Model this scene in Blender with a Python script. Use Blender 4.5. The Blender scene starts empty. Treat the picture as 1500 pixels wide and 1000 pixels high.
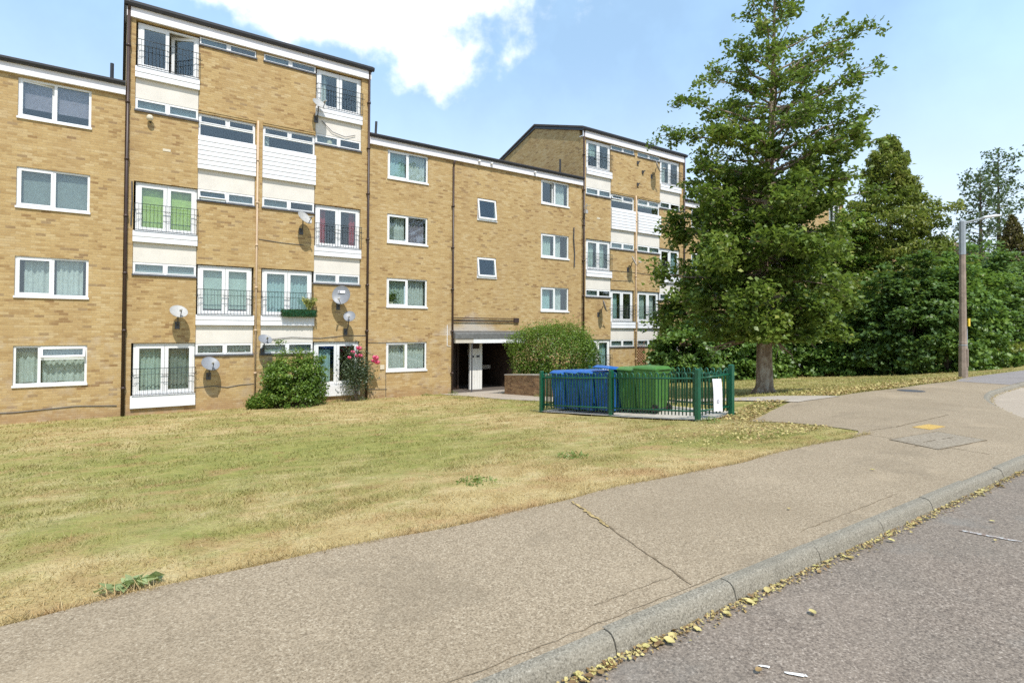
import bpy, math, random
import numpy as np
from mathutils import Vector, Matrix
R_ = math.radians
random.seed(7)
RNG = np.random.default_rng(11)
SC = bpy.context.scene
COL = SC.collection
V = 21.582            # facade line of the terrace (X runs along the street, Y towards the building)
BASE = -1.40          # ground at the foot of the building

# ------------------------------------------------------------------ terrain
_PV = [3.6, 5, 6.5, 9, 12, 16, 20, 21.6]
_PZ = [0, -.12, -.30, -.58, -.82, -1.08, -1.33, -1.40]
def gz(u, v):
    b = np.clip((np.asarray(u, float) - 9.3) / 1.9, 0, 1); b = b * b * (3 - 2 * b)
    v = np.asarray(v, float)
    v2 = v - 2.4 * b * np.clip((21.6 - v) / 15.5, 0, 1)
    return np.interp(v2, _PV, _PZ)
def g1(u, v): return float(gz(u, v))

# ------------------------------------------------------------------ mesh helpers
class MB:
    def __init__(s): s.v = []; s.f = []; s.smooth = False
    def add(s, vs, fs):
        o = len(s.v); s.v += [tuple(p) for p in vs]; s.f += [tuple(i + o for i in f) for f in fs]; return s
    def box(s, x0, x1, y0, y1, z0, z1, M=None):
        vs = [Vector(p) for p in ((x0,y0,z0),(x1,y0,z0),(x1,y1,z0),(x0,y1,z0),(x0,y0,z1),(x1,y0,z1),(x1,y1,z1),(x0,y1,z1))]
        if M: vs = [M @ p for p in vs]
        return s.add(vs, [(0,3,2,1),(4,5,6,7),(0,1,5,4),(1,2,6,5),(2,3,7,6),(3,0,4,7)])
    def frustum(s, b, t, z0, z1, M=None):   # b,t = (x0,x1,y0,y1)
        vs = [Vector(p) for p in ((b[0],b[2],z0),(b[1],b[2],z0),(b[1],b[3],z0),(b[0],b[3],z0),(t[0],t[2],z1),(t[1],t[2],z1),(t[1],t[3],z1),(t[0],t[3],z1))]
        if M: vs = [M @ p for p in vs]
        return s.add(vs, [(0,3,2,1),(4,5,6,7),(0,1,5,4),(1,2,6,5),(2,3,7,6),(3,0,4,7)])
    def tube(s, pts, rad, n=8, cap=True):
        pts = [Vector(p) for p in pts]
        if not hasattr(rad, '__len__'): rad = [rad] * len(pts)
        rings = []; prev = None
        for i, p in enumerate(pts):
            d = (pts[min(i+1, len(pts)-1)] - pts[max(i-1, 0)]).normalized()
            if prev is None:
                a = d.orthogonal().normalized()
            else:
                a = (prev - d * prev.dot(d)); a = a.normalized() if a.length > 1e-6 else d.orthogonal().normalized()
            prev = a; b = d.cross(a)
            rings.append([p + (a * math.cos(2*math.pi*k/n) + b * math.sin(2*math.pi*k/n)) * rad[i] for k in range(n)])
        vs = [q for r in rings for q in r]; fs = []
        for i in range(len(pts)-1):
            for k in range(n):
                k2 = (k+1) % n
                fs.append((i*n+k, i*n+k2, (i+1)*n+k2, (i+1)*n+k))
        if cap: fs += [tuple(range(n))[::-1], tuple(range((len(pts)-1)*n, len(pts)*n))]
        return s.add(vs, fs)
    def lathe(s, prof, n=16, M=None):     # prof = [(r,z)]
        vs = []; fs = []
        for r, z in prof:
            for k in range(n):
                p = Vector((r*math.cos(2*math.pi*k/n), r*math.sin(2*math.pi*k/n), z)); vs.append(M @ p if M else p)
        for i in range(len(prof)-1):
            for k in range(n):
                k2 = (k+1) % n; fs.append((i*n+k, i*n+k2, (i+1)*n+k2, (i+1)*n+k))
        return s.add(vs, fs)
    def prism(s, poly, y0, y1):           # poly in (x,z), extruded along y
        n = len(poly)
        vs = [(x, y0, z) for x, z in poly] + [(x, y1, z) for x, z in poly]
        return s.add(vs, [tuple(range(n)), tuple(range(2*n-1, n-1, -1))] + [(i, i+n, (i+1) % n + n, (i+1) % n) for i in range(n)])
    def prismx(s, poly, x0, x1):          # poly in (y,z), extruded along x
        n = len(poly)
        vs = [(x0, y, z) for y, z in poly] + [(x1, y, z) for y, z in poly]
        return s.add(vs, [tuple(range(n))[::-1], tuple(range(n, 2*n))] + [(i, (i+1) % n, (i+1) % n + n, i+n) for i in range(n)])
    def mesh(s, name, o=(0,0,0)):
        me = bpy.data.meshes.new(name)
        me.from_pydata([(p[0]-o[0], p[1]-o[1], p[2]-o[2]) for p in s.v], [], s.f)
        if s.smooth:
            me.polygons.foreach_set('use_smooth', [True]*len(me.polygons))
        me.update(); return me

ORG = {}
def tag(o, label=None, cat=None, group=None, kind=None):
    if label: o['label'] = label
    if cat: o['category'] = cat
    if group: o['group'] = group
    if kind: o['kind'] = kind
    return o
def root(name, label, cat, loc=(0,0,0), group=None):
    o = bpy.data.objects.new(name, None); COL.objects.link(o); o.location = loc
    o.empty_display_size = .2
    ORG[o.name] = Vector(loc); return tag(o, label, cat, group)
def part(name, mb, mat, parent, label=None, bevel=0):
    o = ORG[parent.name]
    me = mb.mesh(name, o); me.materials.append(mat)
    ob = bpy.data.objects.new(name, me); COL.objects.link(ob); ob.parent = parent
    ORG[ob.name] = o
    if label: ob['label'] = label
    if bevel:
        m = ob.modifiers.new('bevel', 'BEVEL'); m.width = bevel; m.segments = 2; m.limit_method = 'ANGLE'
    return ob
def solo(name, mb, mat, label, cat, loc=(0,0,0), group=None, kind=None, bevel=0):
    me = mb.mesh(name, loc); me.materials.append(mat)
    ob = bpy.data.objects.new(name, me); COL.objects.link(ob); ob.location = loc
    ORG[ob.name] = Vector(loc)
    if bevel:
        m = ob.modifiers.new('bevel', 'BEVEL'); m.width = bevel; m.segments = 2; m.limit_method = 'ANGLE'
    return tag(ob, label, cat, group, kind)
def npmesh(name, verts, nper, attr=None):
    """verts (N*nper,3) -> N polygons of nper verts; attr dict name->per-vertex floats"""
    me = bpy.data.meshes.new(name)
    n = len(verts); m = n // nper
    me.vertices.add(n); me.vertices.foreach_set('co', np.asarray(verts, np.float32).ravel())
    me.loops.add(n); me.loops.foreach_set('vertex_index', np.arange(n, dtype=np.int32))
    me.polygons.add(m); me.polygons.foreach_set('loop_start', np.arange(0, n, nper, dtype=np.int32))
    for k, a in (attr or {}).items():
        at = me.attributes.new(k, 'FLOAT', 'POINT'); at.data.foreach_set('value', np.asarray(a, np.float32))
    me.update(calc_edges=True); return me
def link_mesh(name, me, mat, parent=None, loc=(0,0,0)):
    me.materials.append(mat)
    ob = bpy.data.objects.new(name, me); COL.objects.link(ob)
    if parent: ob.parent = parent; ORG[ob.name] = ORG[parent.name]
    else: ob.location = loc; ORG[ob.name] = Vector(loc)
    return ob
def copy_tree(o, parent=None):
    c = o.copy(); COL.objects.link(c)
    ORG[c.name] = ORG[o.name]
    if parent: c.parent = parent
    for ch in list(o.children): copy_tree(ch, c)
    return c

# ------------------------------------------------------------------ materials
class NT:
    def __init__(s, name):
        s.m = bpy.data.materials.new(name); s.m.use_nodes = True; s.t = s.m.node_tree
        for n in list(s.t.nodes): s.t.nodes.remove(n)
        s.out = s.t.nodes.new('ShaderNodeOutputMaterial')
        s.bsdf = s.t.nodes.new('ShaderNodeBsdfPrincipled')
        s.t.links.new(s.bsdf.outputs[0], s.out.inputs[0])
    def n(s, typ, ins=None, **kw):
        nd = s.t.nodes.new(typ)
        for k, v in kw.items(): setattr(nd, k, v)
        for k, v in (ins or {}).items(): s.set(nd.inputs[k], v)
        return nd
    def set(s, inp, v):
        if isinstance(v, bpy.types.NodeSocket): s.t.links.new(v, inp)
        elif isinstance(v, bpy.types.Node): s.t.links.new(v.outputs[0], inp)
        else:
            if inp.type == 'RGBA' and len(v) == 3: v = (*v, 1)
            inp.default_value = v
    def math(s, op, a, b=None, c=None, clamp=False):
        nd = s.t.nodes.new('ShaderNodeMath'); nd.operation = op; nd.use_clamp = clamp
        for i, v in enumerate((a, b, c)):
            if v is not None: s.set(nd.inputs[i], v)
        return nd.outputs[0]
    def mix(s, f, a, b, mode='MIX'):
        nd = s.t.nodes.new('ShaderNodeMix'); nd.data_type = 'RGBA'; nd.blend_type = mode
        s.set(nd.inputs[0], f); s.set(nd.inputs[6], a); s.set(nd.inputs[7], b)
        return nd.outputs[2]
    def ramp(s, f, stops, interp='LINEAR'):
        nd = s.t.nodes.new('ShaderNodeValToRGB'); cr = nd.color_ramp; cr.interpolation = interp
        while len(cr.elements) < len(stops): cr.elements.new(.5)
        for e, (p, c) in zip(cr.elements, stops):
            e.position = p; e.color = (*c, 1) if not isinstance(c, (int, float)) else (c, c, c, 1)
        s.set(nd.inputs[0], f); return nd.outputs[0]
    def noise(s, vec, scale, detail=4, rough=.55):
        nd = s.n('ShaderNodeTexNoise', {'Scale': scale, 'Detail': detail, 'Roughness': rough})
        if vec is not None: s.set(nd.inputs['Vector'], vec)
        return nd.outputs[0]
    def coord(s, which='Object'): return s.n('ShaderNodeTexCoord').outputs[which]
    def pos(s): return s.n('ShaderNodeNewGeometry').outputs['Position']
    def attr(s, name): return s.n('ShaderNodeAttribute', attribute_name=name).outputs['Fac']
    def xyz(s, vec):
        nd = s.n('ShaderNodeSeparateXYZ', {0: vec}); return nd.outputs
    def base(s, c): s.set(s.bsdf.inputs['Base Color'], c); return s
    def rough(s, r, spec=.5): s.set(s.bsdf.inputs['Roughness'], r); s.set(s.bsdf.inputs['Specular IOR Level'], spec); return s
    def bump(s, h, strength=.3, dist=.01):
        b = s.n('ShaderNodeBump', {'Strength': strength, 'Distance': dist, 'Height': h}); s.set(s.bsdf.inputs['Normal'], b); return s

def simple(name, c, rough=.6, spec=.4, var=.12, scale=6., metal=0, fine=0.):
    t = NT(name); p = t.coord()
    n = t.noise(p, scale, 5)
    a = tuple(x*(1-var) for x in c); b = tuple(min(1, x*(1+var)) for x in c)
    col = t.ramp(n, [(.3, a), (.7, b)])
    t.base(col).rough(rough, spec)
    if metal: t.bsdf.inputs['Metallic'].default_value = metal
    if fine: t.bump(t.noise(p, fine, 3), .25, .005)
    return t.m

def brick_mat(name, stops, mortar, stain=False):
    t = NT(name)
    x, y, z = t.xyz(t.pos())
    h = t.math('ADD', x, y)
    zr = t.math('DIVIDE', z, .075); row = t.math('FLOOR', zr)
    off = t.math('MULTIPLY', t.math('MODULO', t.math('ABSOLUTE', row), 2.), .5)
    hr = t.math('ADD', t.math('DIVIDE', h, .225), off); col = t.math('FLOOR', hr)
    fz = t.math('FRACT', zr); fh = t.math('FRACT', hr)
    mz = t.math('LESS_THAN', fz, .13); mh = t.math('LESS_THAN', fh, .045)
    mort = t.math('MAXIMUM', mz, mh)
    cv = t.n('ShaderNodeCombineXYZ', {0: col, 1: row, 2: 0.})
    wn = t.n('ShaderNodeTexWhiteNoise', {'Vector': cv.outputs[0]}, noise_dimensions='2D')
    # neighbouring bricks of one batch run in patches
    patch = t.noise(t.pos(), 1.1, 3)
    f = t.math('ADD', t.math('MULTIPLY', wn.outputs[0], .92), t.math('MULTIPLY', t.math('SUBTRACT', patch, .42), .8), clamp=True)
    c = t.ramp(f, stops)
    dark = t.math('GREATER_THAN', t.n('ShaderNodeTexWhiteNoise', {'Vector': t.n('ShaderNodeVectorMath', {0: cv.outputs[0], 1: (7.3, 3.1, 0)}, operation='ADD').outputs[0]}, noise_dimensions='2D').outputs[0], .972)
    c = t.mix(t.math('MULTIPLY', dark, .62), c, (.20, .125, .075))
    c = t.mix(t.math('MULTIPLY', t.ramp(t.noise(t.pos(), 34, 4, .7), [(.42, 0.), (.66, 1.)]), .36), c, t.mix(.65, c, (.20, .12, .055)))
    c = t.mix(t.math('MULTIPLY', t.ramp(t.noise(t.n('ShaderNodeMapping', {'Vector': t.pos(), 'Scale': (1, 1, 2.2)}).outputs[0], 7.5, 5, .68), [(.50, 0.), (.68, 1.)]), .34), c, t.mix(.75, c, (.22, .125, .05)))
    c = t.mix(t.math('MULTIPLY', t.ramp(t.noise(t.n('ShaderNodeMapping', {'Vector': t.pos(), 'Scale': (1, 1, 2.2), 'Location': (5, 3, 1)}).outputs[0], 9, 4, .6), [(.54, 0.), (.70, 1.)]), .28), c, (.60, .47, .25))
    c = t.mix(t.math('MULTIPLY', mort, .75), c, mortar)
    # weather streaks and splashed soil near the ground
    sx = t.n('ShaderNodeMapping', {'Vector': t.pos(), 'Scale': (1.4, 1.4, .22)}).outputs[0]
    w = t.ramp(t.noise(sx, 1.3, 5), [(.42, 0.), (.74, .34)])
    c = t.mix(w, c, (.33, .215, .11))
    zz = t.math('ADD', z, t.math('MULTIPLY', t.noise(t.pos(), 1.5, 3), .5))
    low = t.math('MULTIPLY', t.math('SUBTRACT', -.72, zz), 2.2, clamp=True)
    c = t.mix(t.math('MULTIPLY', low, .6), c, (.30, .18, .10))
    if stain:  # lime bloom above the entrance
        dx = t.math('DIVIDE', t.math('ABSOLUTE', t.math('SUBTRACT', x, 12.9)), 1.9)
        dz = t.math('DIVIDE', t.math('SUBTRACT', z, 1.2), .95)
        m = t.math('SUBTRACT', 1.05, t.math('ADD', dx, dz))
        m = t.math('MULTIPLY', m, t.math('GREATER_THAN', z, 1.1))
        m = t.math('MULTIPLY', t.math('ADD', m, t.math('MULTIPLY', t.math('SUBTRACT', t.noise(t.pos(), 3, 4), .5), .8)), 1.7, clamp=True)
        c = t.mix(t.math('MULTIPLY', m, .75), c, (.50, .46, .42))
    t.base(c).rough(.9, .2)
    t.bump(t.math('SUBTRACT', t.math('MULTIPLY', t.noise(t.pos(), 60, 3), .5), mort), .5, .008)
    return t.m

M = {}
STOCK = [(0., (.27,.160,.070)), (.08, (.370,.242,.104)), (.30, (.445,.305,.137)), (.68, (.482,.340,.156)), (1., (.53,.40,.215))]
M['brick'] = brick_mat('yellow_stock_brick', STOCK, (.40,.30,.16), True)
M['brick_brown'] = brick_mat('brown_brick', [(0., (.12,.06,.03)), (.5, (.22,.12,.06)), (1., (.33,.20,.10))], (.32,.26,.19))
M['white'] = simple('white_frame_paint', (.74,.74,.735), .35, .5, .04, 3)
M['clad'] = simple('white_cladding', (.70,.70,.715), .45, .4, .05, 2)
M['cream'] = simple('cream_render', (.67,.63,.57), .85, .2, .06, 2, fine=60)
M['fascia'] = simple('fascia_board_paint', (.76,.73,.75), .5, .4, .06, 2)
M['gutter'] = simple('black_gutter', (.022,.022,.026), .45, .5, .2, 4)
M['pipe'] = simple('dark_brown_pipe', (.045,.024,.018), .45, .5, .25, 5)
M['pinkpipe'] = simple('faded_pink_pipe', (.56,.41,.28), .6, .3, .1, 3)
M['rail'] = simple('black_railing', (.02,.025,.025), .45, .5, .2, 20)
M['sill'] = simple('dark_lead_sill', (.075,.075,.08), .6, .4, .25, 6)
M['interior'] = simple('room_plaster', (.30,.28,.25), .9, .2, .1, 1)
M['roof'] = simple('roof_tile', (.085,.07,.062), .85, .2, .3, 9, fine=30)
M['metalgrey'] = simple('grey_dish_paint', (.22,.23,.25), .45, .5, .1, 8)
M['metalpale'] = simple('pale_dish_paint', (.40,.39,.37), .5, .4, .12, 8)
M['darkmetal'] = simple('dark_steel', (.06,.06,.065), .5, .5, .2, 8)
M['grey'] = simple('galvanised_grey', (.27,.30,.32), .5, .5, .1, 6)
M['fence'] = simple('green_fence_paint', (.008,.085,.045), .35, .5, .2, 10)
M['paper'] = simple('white_notice', (.82,.80,.84), .6, .3, .03, 4)
M['inkgrey'] = simple('faded_ink', (.52,.50,.55), .6, .3, .2, 30)
M['binblue'] = simple('blue_bin_plastic', (.02,.12,.39), .42, .5, .12, 7, fine=120)
M['bingreen'] = simple('green_bin_plastic', (.066,.18,.034), .42, .5, .12, 7, fine=120)
M['rubber'] = simple('black_rubber', (.02,.02,.02), .8, .3, .2, 20)
M['binred'] = simple('faded_wheel_hub', (.10,.05,.05), .6, .3, .2, 20)
M['lampcol'] = simple('weathered_brown_column', (.27,.21,.165), .8, .3, .25, 5, fine=25)
M['lamphead'] = simple('pale_lantern', (.62,.63,.62), .4, .5, .06, 6)
M['yellow'] = simple('yellow_plate', (.75,.52,.03), .5, .4, .1, 8)
M['trellis'] = simple('brown_trellis_wood', (.22,.10,.06), .8, .2, .2, 12)
M['slate'] = simple('lead_canopy', (.135,.135,.13), .7, .35, .22, 5, fine=20)
M['entrance'] = simple('entrance_brick_with_shade', (.05,.032,.022), .9, .2, .3, 8)  # shade of the recess is put into the wall colour
M['entrancefloor'] = simple('entrance_floor_with_shade', (.12,.10,.085), .9, .2, .2, 6)  # floor colour darkened to carry the shade inside the entrance
M['door'] = simple('dark_door', (.035,.02,.014), .5, .4, .2, 4)
M['column'] = simple('painted_timber_panel', (.74,.72,.67), .6, .3, .08, 3)
M['concretepale'] = simple('pale_concrete', (.46,.42,.36), .9, .2, .16, 5, fine=50)
M['beige'] = simple('beige_beam', (.55,.50,.42), .6, .3, .08, 3)
M['bluecloth'] = simple('blue_cloth', (.12,.2,.55), .9, .1, .2, 5)
M['whitecloth'] = simple('white_cloth', (.75,.74,.78), .9, .1, .06, 5)
M['rose'] = simple('pink_rose_petal', (.78,.17,.29), .6, .3, .25, 30)
M['plasterbox'] = simple('small_cream_box', (.62,.55,.42), .6, .3, .06, 5)

def cloth(name, c, trans=.35):
    t = NT(name); x, y, z = t.xyz(t.pos())
    n = t.noise(t.pos(), 9, 4)
    col = t.ramp(n, [(.3, tuple(v*.86 for v in c)), (.7, tuple(min(1, v*1.08) for v in c))])
    t.base(col).rough(.95, .1)
    tr = t.n('ShaderNodeBsdfTranslucent', {'Color': col})
    mx = t.n('ShaderNodeMixShader', {0: trans, 1: t.bsdf.outputs[0], 2: tr.outputs[0]})
    t.t.links.new(mx.outputs[0], t.out.inputs[0]); return t.m
M['net'] = cloth('white_net_curtain', (.76,.78,.75))
M['paleblue'] = cloth('pale_blue_curtain', (.52,.70,.70))
M['grey_curt'] = cloth('grey_curtain', (.34,.37,.36))
M['lilac'] = cloth('lilac_blind', (.40,.34,.42))
M['lime'] = cloth('lime_green_blind', (.60,.74,.20))
M['red_curt'] = cloth('dark_red_curtain', (.50,.05,.06))
M['greenwhite'] = cloth('faint_green_curtain', (.64,.73,.67))
M['strip'] = cloth('grey_roller_blind', (.34,.38,.39))
M['strip2'] = cloth('pale_obscured_blind', (.50,.55,.55))
M['tan_curt'] = cloth('beige_curtain', (.45,.36,.28))

def glass_mat():
    t = NT('window_glass')
    n = t.noise(t.coord(), 1.2, 2)
    bm = t.n('ShaderNodeBump', {'Strength': .04, 'Distance': .02, 'Height': n})
    gl = t.n('ShaderNodeBsdfGlossy', {'Color': (.92,.95,.97), 'Roughness': .015, 'Normal': bm.outputs[0]})
    tr = t.n('ShaderNodeBsdfTransparent', {'Color': (.90,.95,.94)})
    ge = t.n('ShaderNodeNewGeometry')
    ct = t.math('ABSOLUTE', t.n('ShaderNodeVectorMath', {0: ge.outputs['Normal'], 1: ge.outputs['Incoming']}, operation='DOT_PRODUCT').outputs['Value'])
    f = t.math('ADD', .085, t.math('MULTIPLY', .9, t.math('POWER', t.math('SUBTRACT', 1., ct, clamp=True), 4.5)), clamp=True)
    mx = t.n('ShaderNodeMixShader', {0: f, 1: tr.outputs[0], 2: gl.outputs[0]})
    t.t.links.new(mx.outputs[0], t.out.inputs[0]); return t.m
M['glass'] = glass_mat()

def leaf_mat(name, stops, trans=.3, gloss=.35):
    t = NT(name)
    f = t.attr('tint')
    col = t.ramp(f, stops)
    t.base(col).rough(gloss, .45)
    tr = t.n('ShaderNodeBsdfTranslucent', {'Color': t.mix(.35, col, (.20,.30,.02), 'MIX')})
    mx = t.n('ShaderNodeMixShader', {0: trans, 1: t.bsdf.outputs[0], 2: tr.outputs[0]})
    t.t.links.new(mx.outputs[0], t.out.inputs[0]); return t.m
M['leaf_main'] = leaf_mat('glossy_oak_leaf', [(0., (0.054,0.088,0.017)), (.4, (0.137,0.208,0.036)), (.8, (0.225,0.300,0.058)), (1., (0.349,0.376,0.089))], .42, .42)
M['leaf_syc'] = leaf_mat('sycamore_leaf', [(0., (0.058,0.113,0.024)), (.5, (0.141,0.250,0.050)), (1., (0.268,0.389,0.080))], .42, .42)
M['leaf_sycb'] = leaf_mat('pale_sycamore_leaf', [(0., (.045,.085,.022)), (.5, (.105,.19,.045)), (1., (.19,.285,.075))], .42, .42)
M['leaf_con'] = leaf_mat('cypress_spray', [(0., (0.064,0.080,0.022)), (.35, (0.148,0.191,0.041)), (.75, (0.243,0.294,0.056)), (1., (0.345,0.335,0.086))], .42, .42)
M['leaf_far'] = leaf_mat('distant_leaf', [(0., (.05,.08,.045)), (1., (.13,.18,.09))], .42, .42)
M['leaf_brown'] = leaf_mat('brown_green_spray', [(0., (.05,.035,.015)), (.6, (.12,.095,.03)), (1., (.17,.15,.04))], .2, .6)
M['leaf_hedge'] = leaf_mat('clipped_hedge_leaf', [(0., (0.062,0.109,0.018)), (.5, (0.134,0.220,0.030)), (1., (0.236,0.349,0.056))], .42, .42)
M['leaf_shrub'] = leaf_mat('mixed_shrub_leaf', [(0., (0.056,0.113,0.019)), (.5, (0.144,0.247,0.038)), (.85, (0.237,0.346,0.060)), (1., (0.362,0.374,0.084))], .42, .42)
M['leaf_rose'] = leaf_mat('rose_leaf', [(0., (.05,.08,.045)), (.6, (.11,.155,.09)), (1., (.20,.24,.16))], .42, .42)
M['leaf_weed'] = leaf_mat('weed_leaf', [(0., (.12,.17,.035)), (1., (.27,.33,.09))], .3, .5)
M['leaf_sprig'] = leaf_mat('wilting_leaf', [(0., (.20,.26,.09)), (1., (.40,.46,.22))], .3, .5)
M['leaf_dead'] = leaf_mat('withered_foliage', [(0., (.030,.016,.010)), (1., (.10,.055,.035))], .1, .8)
M['leaf_fallen'] = leaf_mat('fallen_leaf', [(0., (.10,.05,.025)), (.25, (.28,.17,.07)), (.55, (.46,.35,.14)), (.85, (.58,.49,.20)), (1., (.50,.46,.14))], .15, .6)
M['leaf_trough'] = leaf_mat('trough_grass', [(0., (.012,.045,.008)), (1., (.035,.10,.016))], .2, .6)
M['leaf_yellow'] = leaf_mat('yellow_green_leaf', [(0., (.20,.25,.06)), (1., (.50,.47,.14))], .3, .5)

def bark_mat(name, a, b, c):
    t = NT(name)
    mp = t.n('ShaderNodeMapping', {'Vector': t.coord(), 'Scale': (1, 1, .45)}).outputs[0]
    n = t.noise(mp, 9, 6, .65)
    col = t.ramp(n, [(.32, a), (.5, b), (.68, c)])
    t.base(col).rough(.9, .2); t.bump(n, .7, .03); return t.m
M['bark'] = bark_mat('mottled_bark', (.13,.088,.06), (.27,.20,.145), (.42,.36,.29))
M['bark_dark'] = bark_mat('dark_bark', (.035,.028,.02), (.075,.058,.042), (.12,.10,.075))

# grass colour shared by the soil sheet and the blades
def lawn_colour(t, blade=False):
    p = t.pos(); x, y, z = t.xyz(p)
    big = t.noise(p, .33, 4, .6); mid = t.noise(p, 1.25, 4, .6)
    g = t.math('ADD', t.math('MULTIPLY', big, .65), t.math('MULTIPLY', mid, .45))
    # greener belt through the middle of the lawn, parched strips along the pavement
    belt = t.math('SUBTRACT', 1., t.math('DIVIDE', t.math('ABSOLUTE', t.math('SUBTRACT', y, 9.5)), 8.), clamp=True)
    left = t.math('MULTIPLY', t.math('SUBTRACT', 7.5, x), .055, clamp=True)
    g = t.math('ADD', g, t.math('MULTIPLY', t.math('SUBTRACT', t.noise(p, 4.5, 5, .7), .5), .52))
    g = t.math('ADD', g, t.math('ADD', t.math('MULTIPLY', belt, .06), t.math('MULTIPLY', left, .13)))
    tip = t.math('MULTIPLY', t.math('MULTIPLY', t.math('SUBTRACT', x, 5.6), .6, clamp=True), t.math('MULTIPLY', t.math('SUBTRACT', 5.6, y), .8, clamp=True))
    g = t.math('ADD', g, t.math('MULTIPLY', tip, .24))
    core = t.math('MULTIPLY', t.math('SUBTRACT', 1., t.math('DIVIDE', t.math('ABSOLUTE', t.math('SUBTRACT', y, 9.8)), 4.2), clamp=True), t.math('SUBTRACT', 1., t.math('DIVIDE', t.math('ABSOLUTE', t.math('SUBTRACT', x, 2.8)), 4.2), clamp=True))
    g = t.math('ADD', g, t.math('MULTIPLY', core, .26))
    edge = t.math('MULTIPLY', t.math('SUBTRACT', 4.7, y), .16, clamp=True)
    right = t.math('GREATER_THAN', x, 10.5)
    g = t.math('SUBTRACT', g, edge)
    g = t.math('ADD', g, t.math('MULTIPLY', right, .1))
    green = t.ramp(g, [(.50, 0.), (.61, .5), (.77, .95)])
    straw = t.ramp(t.noise(p, 2.1, 4), [(.3, (.40,.285,.125)), (.5, (.50,.385,.18)), (.72, (.60,.49,.265))])
    grn = t.ramp(t.noise(p, 3.5, 3), [(.3, (.20,.225,.055)), (.7, (.33,.32,.09))])
    c = t.mix(green, straw, grn)
    dirt = t.ramp(t.math('ADD', t.noise(p, 1.3, 5, .62), t.math('MULTIPLY', edge, .4)), [(.55, 0.), (.70, .75)])
    c = t.mix(dirt, c, (.43,.27,.13))
    return c
t = NT('dry_lawn_soil'); c = lawn_colour(t)
c = t.mix(t.ramp(t.noise(t.pos(), 26, 4), [(.35, .55), (.65, 0.)]), c, t.mix(.6, c, (.20,.13,.06)))
t.base(c).rough(.95, .1).bump(t.noise(t.pos(), 40, 4), .8, .03); M['lawn'] = t.m
t = NT('grass_blade'); c = lawn_colour(t, True); f = t.attr('tint')
c = t.mix(t.ramp(f, [(0., .55), (.35, 0.)]), c, (.26,.20,.08))
c = t.mix(t.ramp(f, [(.75, 0.), (1., .55)]), c, (.60,.50,.27))
t.base(c).rough(.7, .25)
tr = t.n('ShaderNodeBsdfTranslucent', {'Color': c}); mx = t.n('ShaderNodeMixShader', {0: .25, 1: t.bsdf.outputs[0], 2: tr.outputs[0]})
t.t.links.new(mx.outputs[0], t.out.inputs[0]); M['blade'] = t.m

def ground_mat(name, mean, speck_dark, speck_light, patch, scale=120, warm=None):
    t = NT(name); p = t.pos()
    a = t.noise(p, scale, 3, .7); b = t.noise(p, scale*.37, 4, .6); big = t.noise(p, .55, 5, .6); md = t.noise(p, 3.2, 5, .65)
    c = t.mix(t.ramp(a, [(.36, 1.), (.5, 0.)]), mean, speck_dark)
    c = t.mix(t.ramp(a, [(.56, 0.), (.68, 1.)]), c, speck_light)
    c = t.mix(t.ramp(b, [(.35, .35), (.5, 0.)]), c, speck_dark)
    c = t.mix(t.ramp(big, [(.42, 0.), (.7, .75)]), c, t.mix(.5, c, patch))
    c = t.mix(t.ramp(md, [(.56, 0.), (.72, .4)]), c, t.mix(.45, c, patch))
    vo = t.n('ShaderNodeTexVoronoi', {'Vector': p, 'Scale': 1.9, 'Randomness': 1.}, feature='F1')
    dd = t.math('ADD', vo.outputs['Distance'], t.math('MULTIPLY', t.noise(p, 14, 3), .07))
    spot = t.math('MULTIPLY', t.ramp(dd, [(.04, .7), (.085, 0.)]), t.math('GREATER_THAN', t.xyz(vo.outputs['Color'])[0], .45))
    c = t.mix(spot, c, tuple(v*.45 for v in mean))
    st2 = t.noise(t.n('ShaderNodeVectorMath', {0: p, 1: (11.7, 4.4, 0)}, operation='ADD').outputs[0], .9, 6, .7)
    c = t.mix(t.ramp(st2, [(.56, 0.), (.64, .35), (.72, .15)]), c, tuple(v*.55 for v in mean))
    lt = t.noise(t.n('ShaderNodeVectorMath', {0: p, 1: (2.7, 9.4, 0)}, operation='ADD').outputs[0], .7, 5, .65)
    c = t.mix(t.ramp(lt, [(.54, 0.), (.70, .4)]), c, tuple(min(1, v*1.3) for v in mean))
    t.base(c).rough(.9, .25).bump(a, .6, .008)
    return t, c
t, c = ground_mat('worn_pavement_tarmac', (.338,.264,.178), (.165,.124,.080), (.54,.455,.335), (.205,.155,.10), 95)
y = t.xyz(t.pos())[1]
kd = t.ramp(t.math('ADD', y, t.math('MULTIPLY', t.noise(t.pos(), 6, 3), .08)), [(0., 0.), (1., 0.)])
M['pave'] = t.m
t, c = ground_mat('reddish_road_tarmac', (.228,.182,.142), (.095,.074,.060), (.44,.37,.305), (.160,.146,.120), 78)
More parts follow.
